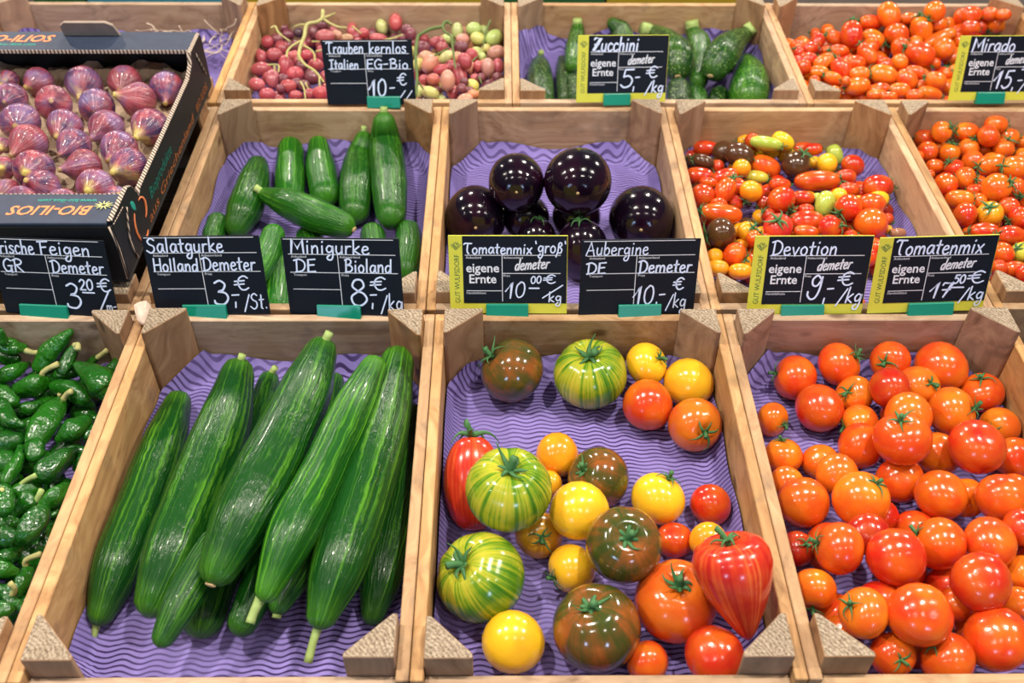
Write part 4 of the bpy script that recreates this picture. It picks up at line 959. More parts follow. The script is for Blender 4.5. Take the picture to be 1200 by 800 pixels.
bunch('red grape bunch at the left with pale branching stem', Go,
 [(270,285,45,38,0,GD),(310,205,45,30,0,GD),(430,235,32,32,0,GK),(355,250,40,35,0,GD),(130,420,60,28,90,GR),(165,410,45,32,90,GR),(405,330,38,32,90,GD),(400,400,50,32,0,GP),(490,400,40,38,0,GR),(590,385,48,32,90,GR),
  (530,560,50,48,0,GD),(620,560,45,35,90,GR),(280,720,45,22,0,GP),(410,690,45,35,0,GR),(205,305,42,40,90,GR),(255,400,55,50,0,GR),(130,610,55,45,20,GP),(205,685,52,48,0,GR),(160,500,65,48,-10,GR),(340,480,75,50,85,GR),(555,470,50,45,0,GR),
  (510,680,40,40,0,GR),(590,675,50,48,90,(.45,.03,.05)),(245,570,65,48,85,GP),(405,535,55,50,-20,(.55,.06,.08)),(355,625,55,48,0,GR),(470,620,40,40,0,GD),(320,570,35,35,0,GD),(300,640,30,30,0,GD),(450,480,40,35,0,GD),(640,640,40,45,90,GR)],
 [([(605,80),(600,130),(560,160),(490,178),(472,260),(448,320),(432,390),(435,430)], 3.4),([(435,410),(475,465),(550,515),(610,590)], 2.3),([(600,130),(650,165),(715,195),(775,200)], 2.2),([(610,130),(650,115),(692,95)], 2.4),
  ([(490,178),(440,178),(400,190)], 1.6),([(440,300),(385,330),(350,370),(345,410)], 2.2),([(470,330),(525,365),(545,400),(545,440)], 1.8),([(235,200),(262,190),(290,240),(370,300)], 1.8),([(215,468),(255,465),(288,475),(285,520)], 1.5),([(255,470),(258,510)], 1.4),([(445,590),(470,640),(480,720)], 1.5),([(480,600),(500,640)], 1.4),([(580,560),(582,620)], 1.5),([(530,300),(580,300)], 1.6),([(560,370),(600,360)], 1.6)], M_WOODY)
bunch('pinkish red grape bunch behind the black price sign', Go,
 [(860,265,50,32,0,GP),(1030,195,50,38,75,GG),(700,260,45,40,0,GPE),(680,215,30,28,0,GP),(780,275,40,28,0,GPE),(595,180,42,38,0,GD),(620,265,60,48,0,GP),(540,235,48,38,90,GD),(815,215,50,35,90,GP),(900,240,35,40,0,GR),(960,245,40,32,90,GD),(1000,275,60,32,0,GP),
  (1130,160,60,45,85,(.48,.05,.05)),(740,330,45,40,0,GP),(850,340,45,40,0,GP),(950,340,45,40,0,GR),(680,340,45,40,0,GR)],
 [([(1050,290),(1110,275),(1180,250)], 1.8),([(820,190),(880,240)], 1.4)], M_WOODY)
bunch('mixed pink, red and green grape bunch right of the sign with dark hooked stem', Gq,
 [(255,245,40,35,90,GD),(200,275,35,28,0,GD),(340,345,50,45,0,GD),(450,310,55,42,0,GR),(480,345,42,40,0,GR),(365,415,50,45,0,GPE),(480,505,60,38,-10,GR),(485,610,35,32,0,GYG),(350,580,38,38,0,GR),(450,650,30,28,0,GD),(320,660,40,22,90,GG),
  (515,415,55,42,-30,GG),(395,460,65,52,-50,GPE),(420,575,42,42,0,(.55,.12,.08)),(560,670,48,38,80,GR),(395,670,60,42,20,GG),(520,580,68,48,90,GPE),(610,540,80,46,80,GR),(520,280,38,36,0,GG),(590,410,38,35,0,GPE)],
 [([(290,380),(305,270),(330,245),(400,208),(480,192),(495,165),(520,158),(545,175)], 3.2),([(482,190),(500,230),(545,262),(555,330),(575,490)], 2.2),([(290,375),(292,450),(300,560),(290,700)], 2.6),([(300,580),(345,640)], 1.6),([(430,400),(530,345)], 1.6)], M_DSTEM)
bunch('green and pink grape bunch in the right corner with thin upright stem', Gq,
 [(590,225,55,38,90,GG),(775,225,40,38,0,GG),(710,210,50,45,0,GG),(740,280,52,42,20,GYG),(800,350,32,30,0,GYG),(630,285,45,38,0,GPE),(855,275,62,52,-50,GG),(765,410,32,30,0,GG),(690,490,40,30,90,GPE),(740,480,38,34,90,GP),(620,340,48,40,0,GD),(695,400,46,42,60,GR),
  (645,440,55,45,60,GR),(720,565,35,30,0,GP),(885,480,52,40,90,GP),(875,380,60,48,-10,GPE),(810,490,62,45,90,GPE),(690,620,50,45,0,GYG),(705,680,40,32,0,(.6,.22,.1)),(620,640,35,35,0,GD),(760,560,30,30,0,GD),(880,560,35,35,0,GD),(640,590,30,30,0,GD)],
 [([(828,150),(805,200),(790,260),(775,345)], 1.8),([(700,440),(720,420),(740,400)], 1.4),([(750,560),(765,600)], 1.4)], M_DSTEM)

# ------------------------------------------------------------------ black fig box
BX = TILT @ Matrix.Translation((-.6965, .436, .0197)); BW, BLn, BH, TK = .307, .408, .077, .004
fb = empty('fig_box', BX); tag(fb, 'open black printed cardboard box of figs, resting on the crate rims at left', 'box')
link('base', box('base', 0, BW, 0, BLn, 0, .004), fb, M_BLACKCARD)
link('front_wall', box('front_wall', 0, BW, 0, TK, .004, BH-.0045), fb, M_BLACKCARD)
link('back_wall', box('back_wall', 0, BW, BLn-TK, BLn, .004, BH-.0045), fb, M_BLACKCARD)
prof = [(TK, .0045), (BLn-TK, .0045), (BLn-TK, BH-.001), (BLn-.056, BH-.001), (BLn-.062, BH-.014), (BLn-.084, BH-.022), (.092, BH-.022), (.084, BH-.027), (.072, BH-.006), (.062, BH-.001), (TK, BH-.001)]
for nm, x in (('left_wall', 0), ('right_wall', BW-TK)):
    sw_ = link(nm, prism(nm, prof, x, x+TK, 0, axis='x'), fb, M_BLACKCARD)
    ed = []
    for (a, b) in zip(prof[2:], prof[3:]):
        v = [(x-.0006, a[0], a[1]+.0002), (x+TK+.0003, a[0], a[1]+.0002), (x+TK+.0003, b[0], b[1]+.0002), (x-.0006, b[0], b[1]+.0002)]
        v2 = [(p[0], p[1], p[2]+.0009) for p in v]; ed.append((v+v2, list(BOXF), [[(0, 0)]*4 for _ in BOXF]))
    e = mesh('cut_edge', *join_data(ed), smooth=False); link('cut_edge', e, sw_, M_CORR)
LD = .050
for nm, y0, y1 in (('front_ledge', 0, LD), ('back_ledge', BLn-LD, BLn)):
    lg = link(nm, box(nm, TK+.0005, BW-TK-.0005, y0, y1, BH-.004, BH, .0008), fb, M_LEDGE)
    yy = y1 if nm == 'front_ledge' else y0
    link('cut_edge', box('cut_edge', TK+.001, BW-TK-.001, yy-.0003 if yy == y0 else yy-.0002, yy+.0006, BH-.0045, BH-.0002, 0), lg, M_CORR)
    if nm == 'back_ledge': lg['label'] = 'back ledge printed in pale letters'
link('post', box('post', BW-.030, BW-TK-.0005, .0405, .045, BH-.035, BH-.0045, .0005), fb, M_BLACKCARD)
tab = link('handle_tab', prism('handle_tab', [(.10, 0), (.172, 0), (.168, .018), (.160, .023), (.108, .023), (.101, .017)], -.002, .002, .0006, axis='y'), fb, M_GREYCARD)
tab.matrix_basis = Matrix.Translation((.036, BLn-.010, BH+.0005)) @ Matrix.Rotation(.35, 4, 'X'); tab['label'] = 'grey-brown tab folded up at the back'
ft = link('handle_tab', prism('handle_tab', [(0, 0), (.045, 0), (.040, .012), (.005, .012)], -.002, .002, .0006, axis='y'), fb, M_CORR)
ft.matrix_basis = Matrix.Translation((.113, .004, BH+.0005)); 
# zigzag glued seams on the front and side faces
def seam(parent, pts, wd, mat):
    q = [Vector(p) for p in pts]; tube('seam', q, [wd]*len(q), parent, mat, ns=5, n=2, roundcap=False)
seam(fb, [(BW-.002, -.0012, BH-.004), (BW+.0005, -.0008, .045), (BW-.001, -.0008, .006)], .0012, M_CORR)
seam(fb, [(BW+.0012, .002, BH-.004), (BW+.0012, .036, BH-.006)], .0006, M_CORR)
seam(fb, [(BW+.0012, .044, BH-.012), (BW+.0012, .028, .035), (BW+.0012, .034, .006)], .0010, M_CORR)
seam(fb, [(BW+.0012, BLn-.040, BH-.010), (BW+.0012, BLn-.018, BH-.050)], .0009, M_CORR)
# printed side
def text_mesh(txt, size, bold=0, shear=0, align='LEFT'):
    c = bpy.data.curves.new('t', 'FONT'); c.body = txt; c.size = size; c.offset = bold; c.shear = shear; c.align_x = align; c.resolution_u = 2
    o = bpy.data.objects.new('t', c); COL.objects.link(o); bpy.context.view_layer.update()
    me = bpy.data.meshes.new_from_object(o.evaluated_get(bpy.context.evaluated_depsgraph_get())); bpy.data.objects.remove(o); bpy.data.curves.remove(c)
    me.materials.clear(); return me
def fit_text(txt, w_, bold=.0, shear=0):
    me = text_mesh(txt, 1, bold, shear); xs = [v.co.x for v in me.vertices]; k = w_/(max(xs)-min(xs)); x0 = min(xs)
    for v in me.vertices: v.co = Vector(((v.co.x-x0)*k, v.co.y*k, 0))
    return me, k
def print_on(parent, txt, w_, M_, mat, bold=.01, shear=0, hs=1.0, name='lettering'):
    me, k = fit_text(txt, w_, bold, shear)
    for v in me.vertices: v.co.y *= hs
    o = link(name, me, parent, mat); o.matrix_basis = M_; return o
flip = Matrix.Rotation(PI, 4, 'Z')
print_on(fb, 'BIO-ILIOS', .084, Matrix.Translation((.2820, .0285, BH+.0003)) @ flip, M_ORANGE, .02, .25, 1.1)
print_on(fb, 'www.bio-ilios.com', .060, Matrix.Translation((.2830, .0405, BH+.0003)) @ flip, M_TEAL, .01, 0, 1.0)
print_on(fb, 'BIO-ILIOS', .096, Matrix.Translation((.030, BLn-.028, BH+.0003)), M_ORANGE, .02, .25, 1.1)
print_on(fb, 'www.bio-ilios.com', .068, Matrix.Translation((.040, BLn-.038, BH+.0003)), M_TEAL, .01)
sb = []
for k in range(11):
    a = 2*PI*k/11; c0 = Vector((.2925, .0290, BH+.0009)); p = [c0+Vector((math.cos(a)*r, math.sin(a)*r*.75, 0)) for r in (.0025, .0095)]
    sb.append(tube_data(p, [.0009, .0005], ns=4, n=1, roundcap=False))
link('sun_emblem', mesh('sun_emblem', *join_data(sb)), fb, M_SUN)
side = Matrix(((0, 0, 1, BW+.0003), (1, 0, 0, 0), (0, 1, 0, 0), (0, 0, 0, 1)))     # x->box y, y->box z
def on_side(y, z): return Matrix.Translation((0, y, z)) @ side
print_on(fb, 'Bioprodukte', .095, on_side(.112, .026), M_TEALD, .0, .15, 1.0)
print_on(fb, 'aus Griechenland', .215, on_side(.092, .008), M_ORANGED, .0, .1, .5)
print_on(fb, 'BIO ILIOS', .060, on_side(.325, .008), M_ORANGED, .0, .0, 1.0)
def arc(cx, cy, r, a0, a1, wd, n=9): return tube_data([(BW+.0006, cx+r*math.cos(a0+(a1-a0)*i/n), cy+r*1.1*math.sin(a0+(a1-a0)*i/n)) for i in range(n+1)], [wd*(.5+math.sin(PI*i/n)) for i in range(n+1)], ns=5, n=1, roundcap=False)
link('swirl_emblem', mesh('swirl_emblem', *join_data([arc(.070, .028, .020, 2.2, 5.2, .0011), arc(.080, .036, .012, -1.4, 1.8, .001)])), fb, M_ORANGE)
lf = revolve('leaf_emblem', [(.0002, -.009), (.0035, -.004), (.0045, 0), (.0035, .005), (.0002, .009)], 8)
o = link('leaf_emblem', lf, fb, M_TEAL); o.matrix_basis = Matrix.Translation((BW+.0002, .062, .053)) @ Matrix.Diagonal((.15, 1, 1, 1)) @ Matrix.Rotation(.5, 4, 'X')
# crumpled kraft liner in the box
vs, fs = [], []; nx, ny = 44, 56; rg = random.Random(2)
import mathutils.noise as mn
for j in range(ny+1):
    for i in range(nx+1):
        x = TK+.003+(BW-2*TK-.006)*i/nx; y = TK+.003+(BLn-2*TK-.006)*j/ny
        z = .018+.016*mn.noise(Vector((x*38, y*38, 0)))+.008*mn.noise(Vector((x*95, y*95, 3)))
        e = min(x, BW-x, y, BLn-y)
        if e < .03: z += (.03-e)*.7
        vs.append((x, y, max(z, .0065)))
for j in range(ny):
    for i in range(nx): fs.append((j*(nx+1)+i, j*(nx+1)+i+1, (j+1)*(nx+1)+i+1, (j+1)*(nx+1)+i))
o = link('kraft_liner', mesh('kraft_liner', vs, fs, smooth=False), None, M_KRAFT); o.matrix_world = BX
tag(o, 'crumpled brown kraft paper lining the fig box', 'paper')
fp = Pile(None)
FD = [(45,375,55,38,10,395),(190,385,82,52,130,405),(395,385,95,66,370,455),(590,375,90,55,560,425),(785,405,80,72,770,475),(60,460,85,55,15,480),(255,490,92,65,240,470),(455,495,92,65,440,525),
 (665,475,90,68,545,442),(100,570,100,70,70,595),(310,590,95,60,270,635),(510,595,95,68,435,645),(715,590,98,70,645,640),(145,665,102,68,65,720),(355,680,92,62,290,720),(565,690,100,65,510,745),(12,690,40,50,5,700),
 (165,795,103,75,110,815),(410,780,90,68,285,795),(615,780,98,74,540,805),(22,785,42,60,0,790),(45,890,60,50,0,920),(205,885,100,62,140,850),(455,875,100,68,400,900),(545,925,60,40,560,900),(110,950,90,60,60,960),(300,960,90,60,260,980)]
FCOL = [(.07,.022,.085),(.12,.02,.05),(.045,.02,.085),(.17,.03,.05),(.06,.035,.12)]
fi = []
for i, (x, y, a, b, tx, ty) in enumerate(FD):
    px, py, r = x/4, y/4, (a+b)/8
    P, R = fp.settle(px, py, r*1.08, .038, .03, rk=.84)
    long_ = math.hypot((tx-x)/4, (ty-y)/4)/r
    ax = axis_from(px, py, r*1.45, tx/4, ty/4)
    me = FIGM[i % 3] if long_ > .75 else FIGM[3]
    o = put('fig', me, P, ax, (R, R, R*.98), M_FIG, FCOL[i % 5]); fi.append((o, px, py, 'purple'))
for i in range(7):
    for j in range(3):
        P = BX @ Vector((.030+j*.048+(i % 2)*.012, .045+i*.052, .040))
        if pix(P)[0] > -30 or fp.bad([(tuple(P), .020)]): continue
        fp.add([(tuple(P), .020)]); a = Vector((rnd.uniform(-.6, .6), -.8, .4)).normalized()
        tag(put('fig', FIGM[3], P, a, (.0225,)*3, M_FIG, FCOL[(i+j) % 5]), 'fig in the part of the box beyond the left picture edge', 'fig', 'figs in the box')
autolabel(fi, 6, 'fig', 'fig', 'figs in the box', 'black cardboard box')
# wood wool in the back left crate
ww = []
rg = random.Random(9)
for k in range(46):
    u, v = rg.uniform(-.57, -.43), rg.uniform(1.06, 1.115); P = W(u, v, -.052+rg.uniform(0, .022)); pts = [P.copy()]
    d = Vector((rg.uniform(-1, 1), rg.uniform(-1, 1), rg.uniform(-.2, .3)))
    for i in range(5):
        d = (d+Vector((rg.uniform(-1, 1), rg.uniform(-1, 1), rg.uniform(-.6, .6)))*.8).normalized(); pts.append(pts[-1]+d*.009)
    pts = [W(uvw(p)[0], min(uvw(p)[1], 1.124), max(uvw(p)[2], -.072)) for p in pts]
    ww.append(tube_data(pts, [.0011]*6, ns=4, n=2, flat=.4, roundcap=False))
o = link('wood_wool', mesh('wood_wool', *join_data(ww)), None, M_WOOL); tag(o, 'pale shredded wood wool in the back left crate', 'packing', kind='stuff')

# ------------------------------------------------------------------ price signs: hand-lettered strokes
# glyph: width, strokes; '~' = smooth.  units: cap height 10, x-height 5.6
GL = {
'A': (7, ['0,0 3.4,10 6.6,-.4', '1.2,3.6 5.8,3.9']), 'B': (6.4, ['1.2,9.6 1,0', '~.2,9 3,10 5,8.6 4.4,6.4 1.4,5.2 4.4,5 6,3 4.6,.6 .6,.2']),
'D': (6.8, ['1.3,9 1.2,.2', '~-.4,8.8 3,9.8 6,7.6 6.4,4 4.6,1 .4,0']), 'E': (5.6, ['5.4,9.6 1,9.2 .8,.2 5.4,.4', '.9,5 4.6,5.4']),
'F': (5.4, ['1.2,9 1,0', '-.6,9 5.6,9.4', '1,5 4.4,5.4']), 'G': (6.6, ['~6,8.4 3.6,9.8 1,7.4 .6,3.6 2.4,.3 5,.8 5.8,3.8', '5.9,4.4 5.9,-.6', '3.6,4.4 6.6,4.6']),
'H': (6.6, ['.8,10 .6,0', '6,10 5.8,0', '.6,4.8 6,5.2']), 'I': (4.2, ['2.2,9.4 1.9,.2', '0,9 4.4,9.6', '-.2,0 4,.4']),
'M': (8.6, ['.4,0 1.2,9.8 4.4,3.4 7.6,9.8 8.2,0']), 'R': (6.4, ['1.2,9.4 1,0', '~-.2,8.6 3,10 5.8,8.4 5,6 1.4,5', '2,5 6.6,-.2']),
'S': (6.2, ['~5.6,8.6 3.4,9.8 1,8 2,5.8 4.8,4.4 5,1.6 2.6,-.2 -.2,1.4 ']), 'T': (6.4, ['-.2,8.8 .6,9.8 6.6,9.6', '~3.4,9.6 2.8,4 3.4,.6 4.4,0']),
'Z': (6.4, ['.6,8.6 1.2,9.6 6.2,9.6 .8,.4 6.4,.2', '1.4,5 5,5.2']), 'K': (6.2, ['1,10 .8,0', '5.8,6.6 1.2,3.4 6,-.2']),
'a': (5.2, ['~4.4,4.8 2.4,5.8 .5,3.4 1.2,.4 3,.6 4.4,4.4', '4.5,5.4 4.4,1 5.4,.2']), 'b': (5, ['.9,10 .7,.4', '~.8,3.4 2.6,5.6 4.4,4 4,1 2,-.1 .7,.8']),
'c': (4.2, ['~4,4.8 2.2,5.7 .5,3.6 1,.6 2.8,0 4.2,1']), 'd': (5.2, ['~4.2,4.6 2.2,5.4 .5,3.4 1,.4 2.8,.3 4.2,3', '4.6,10 4.4,0']),
'e': (4.6, ['~.6,2.8 3.8,3.6 3.4,5.4 1.6,5.4 .5,3 1.2,.5 3,0 4.6,1']), 'g': (5, ['~4.2,4.8 2.2,5.8 .6,3.6 1.6,1.2 3.6,2 4.4,5', '~4.5,5.4 4.4,-1 3.4,-4 1.4,-4 .8,-2.4 2.4,-.8']),
'h': (5, ['.9,10 .7,0', '~.8,3.2 2.4,5.4 3.9,4.6 4,.2']), 'i': (2.4, ['1.2,5.4 1.1,.1', '1.3,8 1.5,8.5']), 'k': (4.8, ['.9,10 .7,0', '4.2,5.6 1,2.6 4.6,0']),
'l': (2.4, ['1.2,10 1,0']), 'm': (7.8, ['.8,5.4 .7,0', '~.8,3.4 2.2,5.5 3.7,4.4 3.8,.2', '~3.9,3.4 5.4,5.5 6.8,4.4 7,.2']), 'n': (5, ['.8,5.4 .7,0', '~.8,3.2 2.6,5.5 4,4.4 4.1,.1']),
'o': (4.8, ['~2.4,5.6 .6,4 .7,1.2 2.4,-.1 4.1,1.4 4.1,4.2 2.6,5.6 1.8,5.4']), 'r': (3.8, ['.9,5.4 .7,0', '~.8,3 2,5.2 3.8,5.3']), 's': (4.1, ['~3.8,5 2,5.6 .8,4.4 2.2,3 3.7,1.6 2.2,0 .3,.8']),
't': (3.8, ['1.9,8.8 1.7,.4 2.6,0', '.2,5.6 3.8,5.9']), 'u': (5, ['~.8,5.4 .7,1.6 2,0 3.8,1.4 4.2,4.6', '4.3,5.4 4.2,.1']), 'v': (4.8, ['.5,5.4 2.3,0 4.4,5.4']), 'x': (4.8, ['.6,5.2 4.2,0', '4.4,5.6 .4,-.2']),
'z': (4.4, ['.6,5.3 4,5.3 .6,.2 4.2,.2']), 'ß': (5, ['~-.4,-3 1,2 1.6,8 3.4,8.6 4,6.8 2.4,5 4.2,3.2 3.4,.4 1.4,.4']),
'0': (6.4, ['~3.4,10 1,7.6 .7,3 2.4,0 5,1.4 5.8,5.6 5,9 3.2,10 2.4,9.2']), '1': (5.2, ['0,4.4 3.6,10 3.4,0']), '2': (6, ['~.6,8 2.6,10 5,8.6 4.4,5.6 .6,.6', '.5,.4 5.8,.4']),
'3': (6.2, ['~.8,9 3,10 5,8.4 4,6 2.2,5.4 5,4.6 5.8,2.2 3.8,-.2 .6,.2 .2,1.4']), '5': (6, ['6,9.8 2,9.6 1.4,5.6', '~1.4,5.6 3.8,6.2 5.6,4 4.6,.8 2,-.2 .3,1.2']),
'7': (6, ['~.4,8 1,9.4 3,9.2', '2.6,9.2 5.8,9.6 2.6,0', '1,4.8 5.4,5']), '8': (6.2, ['~3,5.4 1,7.4 2,9.8 4.2,9.8 5,7.4 3,5.4 .6,3.2 1.4,.2 4,-.2 6,2 5,4.4 3,5.4']),
'9': (6, ['~5.2,8.2 3.2,10 1.2,8.4 1.6,6 3.6,5.6 5.2,8', '~5.4,9.4 5.2,4 4,.6 2,-.2 .2,1.4 0,3']), '€': (6.6, ['~6.2,8.6 4.4,10 2.2,8.2 1.6,4.4 2.8,.8 4.6,.2 6.4,1.6', '0,6.2 4.6,6.8', '-.2,3.8 4.4,4.4']),
',': (2, ['1.2,1.6 1,-1.8']), '.': (2, ['.9,.5 1.1,.1']), '-': (4.4, ['.6,4.2 3.8,4.6']), '/': (5, ['.4,-2 5.2,9']), "'": (2, ['.8,9.6 1.2,7.6']), '_': (6, ['0,0 6,0']), ' ': (2.6, []),
}
def strokes(txt, x0, y0, x1, cap, jit=.25, seed=0, shear=.0):
    """fit txt between x0 and x1 on baseline y0 with given cap height -> list of polylines"""
    rg = random.Random(hash_(txt)+seed); tot = sum(GL[c][0] for c in txt)+.9*(len(txt)-1); k = (x1-x0)/tot; ky = cap/10; x = 0; out = []
    for c in txt:
        w_, st = GL[c]; dy = rg.uniform(-jit, jit)
        for s_ in st:
            sm_ = s_.startswith('~'); P = [tuple(float(q) for q in p.split(',')) for p in s_.lstrip('~').split()]
            P = [(x0+(x+px)*k+shear*(py*ky), y0+(py+dy)*ky) for px, py in P]
            if sm_: P = [(v.x, v.y) for v in catmull([(a, b, 0) for a, b in P], 4)]
            out.append(P)
        x += w_+.9
    return out
def hash_(t): return sum(ord(c)*(i+3) for i, c in enumerate(t))
def ribbon(pls, wd, y):
    """flat strokes in the sign's xz-plane at depth y"""
    vs, fs = [], []
    for P in pls:
        L_ = [];
        for i, p in enumerate(P):
            a = Vector(P[max(i-1, 0)]); b = Vector(P[min(i+1, len(P)-1)]); d = b-a
            if d.length < 1e-9: d = Vector((1, 0))
            d.normalize(); nrm = Vector((-d.y, d.x))*wd/2
            if 0 < i < len(P)-1:
                e1 = (Vector(p)-a).normalized(); e2 = (b-Vector(p)).normalized(); c = max(.45, math.cos(e1.angle(e2, 0)/2)); nrm = nrm/c
            q = Vector(p); L_.append((q+nrm, q-nrm))
        b0 = len(vs)
        for a, b in L_: vs += [(a.x, y, a.y), (b.x, y, b.y)]
        for i in range(len(P)-1): fs.append((b0+2*i, b0+2*i+1, b0+2*i+3, b0+2*i+2))
        for e in (P[0], P[-1]):
            b0 = len(vs); vs += [(e[0]+wd/2*math.cos(2*PI*k/8), y-.00002, e[1]+wd/2*math.sin(2*PI*k/8)) for k in range(8)]; fs.append(tuple(range(b0, b0+8)))
    return vs, fs
def sign(pose, y0, kind, texts, clip, label, panel=None):
    X, Z, yaw, lean, roll, Ws, Hs = pose; y0 -= abs(math.sin(yaw))*Ws*.33; Z += .0025+abs(math.sin(yaw))*Ws*.15
    cy, sy = math.cos(yaw), math.sin(yaw); R_ = Vector((cy, sy, 0)); Fv = Vector((-sy, cy, 0)); U = Vector((0, 0, 1))*math.cos(lean)-Fv*math.sin(lean)
    r2 = R_*math.cos(roll)+U*math.sin(roll); u2 = -R_*math.sin(roll)+U*math.cos(roll); f2 = -(r2.cross(u2))
    M_ = Matrix.Identity(4)
    for i in range(3): M_[i][0] = r2[i]; M_[i][1] = -f2[i]; M_[i][2] = u2[i]; M_[i][3] = (X, y0, Z)[i]
    # columns: x right, y away from the viewer, z up
    yv = r2.cross(u2)*-1
    for i in range(3): M_[i][1] = yv[i]
    r = empty('price_sign', M_); tag(r, label, 'sign', 'price signs clipped to the crate rims')
    def q(x, y): return ((x-.5)*Ws, (1-y)*Hs)
    green = kind == 'green'
    link('board', box('board', -Ws/2, Ws/2, -.0007, .0007, 0, Hs, .0003), r, M_YELLOW if green else M_BOARD)
    if green: link('black_panel', box('black_panel', -Ws/2+.118*Ws, Ws/2-.0006, -.0010, -.00072, .138*Hs, Hs-.0006, 0), r, M_BOARD)
    face = -.00112 if green else -.00082
    # rules
    if green: lines = [((.14, .245), (.94, .245)), ((.45, .245), (.45, .835)), ((.45, .475), (.94, .475)), ((.145, .70), (.44, .70))]
    else: lines = [((.02, .02), (.95, .02)), ((.05, .21), (.96, .21)), ((.47, .21), (.47, .90)), ((.05, .445), (.97, .445)), ((.06, .665), (.47, .665))]
    v, f = ribbon([[q(*a), q(*b)] for a, b in lines], .00075, face); link('printed_rules', mesh('printed_rules', v, f, smooth=False), r, M_PRINT)
    def printed(txt, x, y, x2, bold=.0, hs=1, mat=M_PRINT, name='printed_text', vert=False):
        me, k = fit_text(txt, (x2-x)*(Ws if not vert else Hs), bold)
        for p in me.vertices: p.co = Vector((p.co.x, 0, p.co.y*hs)) if not vert else Vector((-p.co.y*hs, 0, p.co.x))
        o = link(name, me, r, mat); a = q(x, y) if not vert else (q(y, 0)[0], x*Hs); o.location = (a[0], face-.00004, a[1])
    if green:
        printed('Anbauland', .145, .288, .275); printed('Anbauverband', .46, .288, .625); printed('Preis', .46, .518, .515); printed('Handelsklasse', .145, .742, .31)
        printed('eigene', .145, .46, .425, .018, 1.05, name='printed_word'); printed('Ernte', .17, .60, .40, .018, 1.05, name='printed_word')
        v, f = ribbon(strokes('demeter', *q(.555, .435), q(.84, 0)[0], .135*Hs, .1, 0, .18), .0016, face-.00002)
        for i in range(len(v)): v[i] = (v[i][0], v[i][1], v[i][2]+(v[i][0]-q(.555, 0)[0])*.07)
        link('printed_script', mesh('printed_script', v, f, smooth=False), r, M_PRINT)
        me, k = fit_text('GUT WULFSDORF', .62*Hs, .0)
        for p in me.vertices: p.co = Vector((-p.co.y*1.15, 0, p.co.x))
        o = link('printed_band_text', me, r, M_DKPRINT); o.location = (q(.088, 0)[0], -.0008, .14*Hs)
        cx, cz = q(.063, .125); em = []
        for s_ in (-1, 1):
            em.append([(cx+s_*a*Ws, cz+b*Hs) for a, b in ((.0, -.055), (.018, -.03), (.034, -.005), (.040, .012))])
            em.append([(cx+s_*a*Ws, cz+b*Hs) for a, b in ((.0, -.035), (.014, -.012), (.026, .012), (.028, .02))])
        em.append([(cx+a*Ws, cz+b*Hs) for a, b in ((0, -.015), (-.016, .01), (-.008, .036), (.006, .03), (.004, .012), (.016, .02), (.018, .038))])
        v, f = ribbon([[(p[0], p[1]) for p in catmull([(a, b, 0) for a, b in e], 3)] for e in em], .0007, -.0008); link('printed_emblem', mesh('printed_emblem', v, f, smooth=False), r, M_DKPRINT)
    else:
        printed('Anbauland', .07, .255, .20); printed('Anbauverband', .485, .255, .66); printed('Transport', .075, .49, .19); printed('Preis', .49, .49, .55)
    pl = []
    for t in texts:
        txt, x0, yb, x1, cap = t[:5]; a = q(x0, yb); pl.append((strokes(txt, a[0], a[1], q(x1, 0)[0], cap*Hs, .3, 0, t[6] if len(t) > 6 else .05), t[5] if len(t) > 5 else .0017))
    V, Fc = [], []
    for i, (p, wd) in enumerate(pl):
        v, f = ribbon(p, wd, face-.0001-.00003*i); b = len(V); V += v; Fc += [tuple(k+b for k in g) for g in f]
    link('handwriting', mesh('handwriting', V, Fc, smooth=False), r, M_CHALK)
    c0, c1 = q(clip[0], 0)[0], q(clip[1], 0)[0]
    link('clip', prism('clip', [(-.0066, -.0030), (-.0046, -.0046), (.0012, -.0030), (.0018, -.0003), (-.0012, .0005), (-.0012, .0112), (-.0026, .0120), (-.0042, .0110)], c0, c1, .0003, axis='x'), r, M_CLIP)
    return r
Y2, Y3 = 0.3915, 0.7875
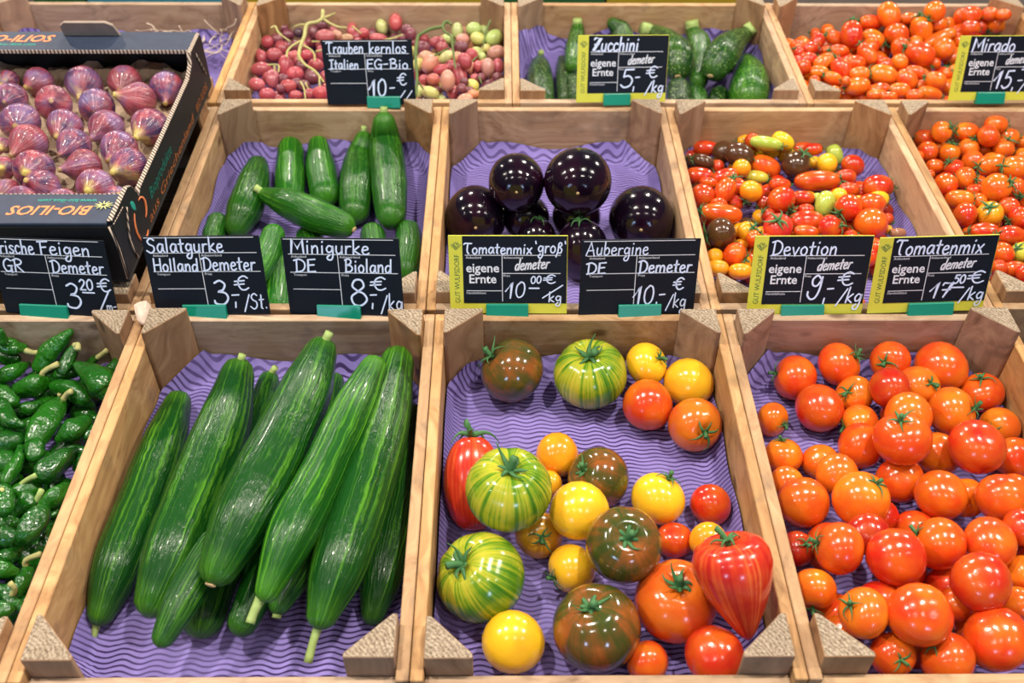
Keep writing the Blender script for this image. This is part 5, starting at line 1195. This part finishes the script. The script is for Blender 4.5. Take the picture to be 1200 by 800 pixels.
H = [('figs', (-.4575, 1.125, -.10, .04, .0, .1220, .0845), Y2, 'plain', [('Frische', .02, .205, .38, .18), ('Feigen', .43, .205, .86, .18), ('GR', .08, .44, .25, .17), ('Demeter', .50, .435, .95, .17), ('3', .57, .90, .70, .32, .0021), ('20', .71, .65, .83, .14), ('_', .73, .685, .83, .1), ('€', .87, .66, .98, .17), ('/', .84, .88, .95, .26), ('m-', .91, .93, 1.0, .15, .0012)], (.15, .57), 'black price sign clipped below the fig box, reading 3,20 euro'),
 ('salat', (-.3009, 1.1252, -.086, .0082, .038, .1219, .0862), Y2, 'plain', [('Salatgurke', .03, .20, .68, .18), ('Holland', .055, .44, .44, .16), ('Demeter', .48, .43, .93, .17), ('3', .53, .87, .66, .30, .0021), ('-', .68, .80, .76, .12), (',', .69, .87, .73, .2), ('€', .73, .68, .85, .18), ('/St.', .78, .92, .985, .20, .0015)], (.25, .63), 'black price sign for long cucumbers, marked 3 euro, left of the mini cucumber sign'),
 ('mini', (-.162, 1.1244, -.1065, .0034, .0252, .1215, .0844), Y2, 'plain', [('Minigurke', .07, .20, .74, .18), ('DE', .09, .44, .27, .17), ('Bioland', .52, .435, .92, .17), ('8', .54, .865, .69, .33, .0021), ('-', .71, .78, .78, .12), (',', .71, .87, .75, .2), ('€', .73, .66, .86, .17), ('/kg', .80, .93, .99, .22, .0015)], (.25, .63), 'black price sign for mini cucumbers, marked 8 euro'),
 ('gross', (.0063, 1.1258, -.0361, -.0053, .0108, .1214, .0857), Y2, 'green', [('Tomatenmix', .13, .225, .70, .13, .0015), ("'groß'", .72, .215, .985, .15, .0014), ('10', .47, .79, .64, .20, .0015, .1), ('00', .69, .60, .78, .09, .0013), ('_', .68, .665, .76, .1), ('€', .80, .60, .90, .11, .0014), ('/', .78, .76, .95, .15, .0014), ('kg', .84, .84, .95, .13, .0013)], (.31, .67), 'yellow-edged price sign below the aubergines, marked 10,00 euro'),
 ('aub', (.1396, 1.1253, .0593, .0442, -.0071, .1215, .0836), Y2, 'plain', [('Aubergine', .04, .20, .56, .17, .0014), ('DE', .05, .445, .21, .15), ('Demeter', .49, .44, .94, .17, .0018), ('10', .46, .87, .64, .25), ('-', .68, .80, .74, .14), (',', .65, .87, .68, .18), ('€', .80, .67, .89, .16), ('/kg', .75, .92, .92, .2, .0013)], (.34, .71), 'plain black price sign for aubergines, marked 10 euro'),
 ('dev', (.3161, 1.1246, .0286, .0053, -.0059, .1221, .0869), Y2, 'green', [('Devotion', .15, .235, .70, .18, .0017), ('9', .50, .80, .61, .30, .0020, .08), ('-', .66, .72, .73, .12), (',', .63, .82, .67, .2), ('€', .75, .62, .88, .17), ('/kg', .76, .85, .97, .20, .0016, .15)], (.29, .66), 'yellow-edged price sign marked 9 euro below the multicoloured snack tomatoes'),
 ('tmix', (.4429, 1.1272, .0309, .0645, .0192, .1223, .0858), Y2, 'green', [('Tomatenmix', .14, .225, .88, .19, .0018, .08), ('17', .50, .80, .68, .20, .0018, .12), ('50', .69, .62, .79, .11), ('_', .68, .675, .79, .1), ('€', .81, .62, .95, .16), ('/kg', .77, .85, .97, .18, .0016, .1)], (.34, .73), 'yellow-edged price sign marked 17,50 euro, rightmost in the middle row'),
 ('mir', (.662, 1.2662, .04, .03, .0, .122, .0850), Y3, 'green', [('Mirado', .15, .235, .62, .20, .0019, .08), ('15', .46, .80, .66, .27, .0021, .1), ('-', .73, .74, .79, .12), (',', .67, .82, .71, .15), ('€', .76, .58, .88, .17), ('/kg', .76, .85, .97, .18, .0016, .1)], (.30, .62), 'yellow-edged price sign marked 15 euro in front of the red plum tomatoes'),
 ('traub', (-.1752, 1.2588, -.1353, .0279, .0281, .1217, .0847), Y3, 'plain', [('Trauben', .05, .205, .46, .17), ('kernlos', .52, .205, .93, .17), ('Italien', .07, .445, .39, .15), ('EG-Bio', .48, .44, .94, .15), ('10', .48, .87, .68, .26, .0022), ('-', .71, .80, .78, .14), ('€', .81, .69, .91, .18), ('//', .82, .88, .96, .11, .0014)], (.46, .83), 'black price sign for grapes, marked 10 euro'),
 ('zuc', (.1595, 1.2631, .0864, -.0248, -.0054, .1215, .0867), Y3, 'green', [('Zucchini', .16, .235, .66, .20, .0021, .1), ('5', .48, .77, .62, .27, .0021), ('-', .64, .68, .70, .12), (',', .61, .80, .65, .2), ('€', .77, .63, .89, .17), ('/kg', .76, .86, .96, .18, .0018, .12)], (.30, .60), 'yellow-edged price sign for courgettes, marked 5 euro')]
for nm, pose, y0, kind, texts, clip, label in H: sign(pose, y0, kind, texts, clip, label)
bpy.context.view_layer.update()
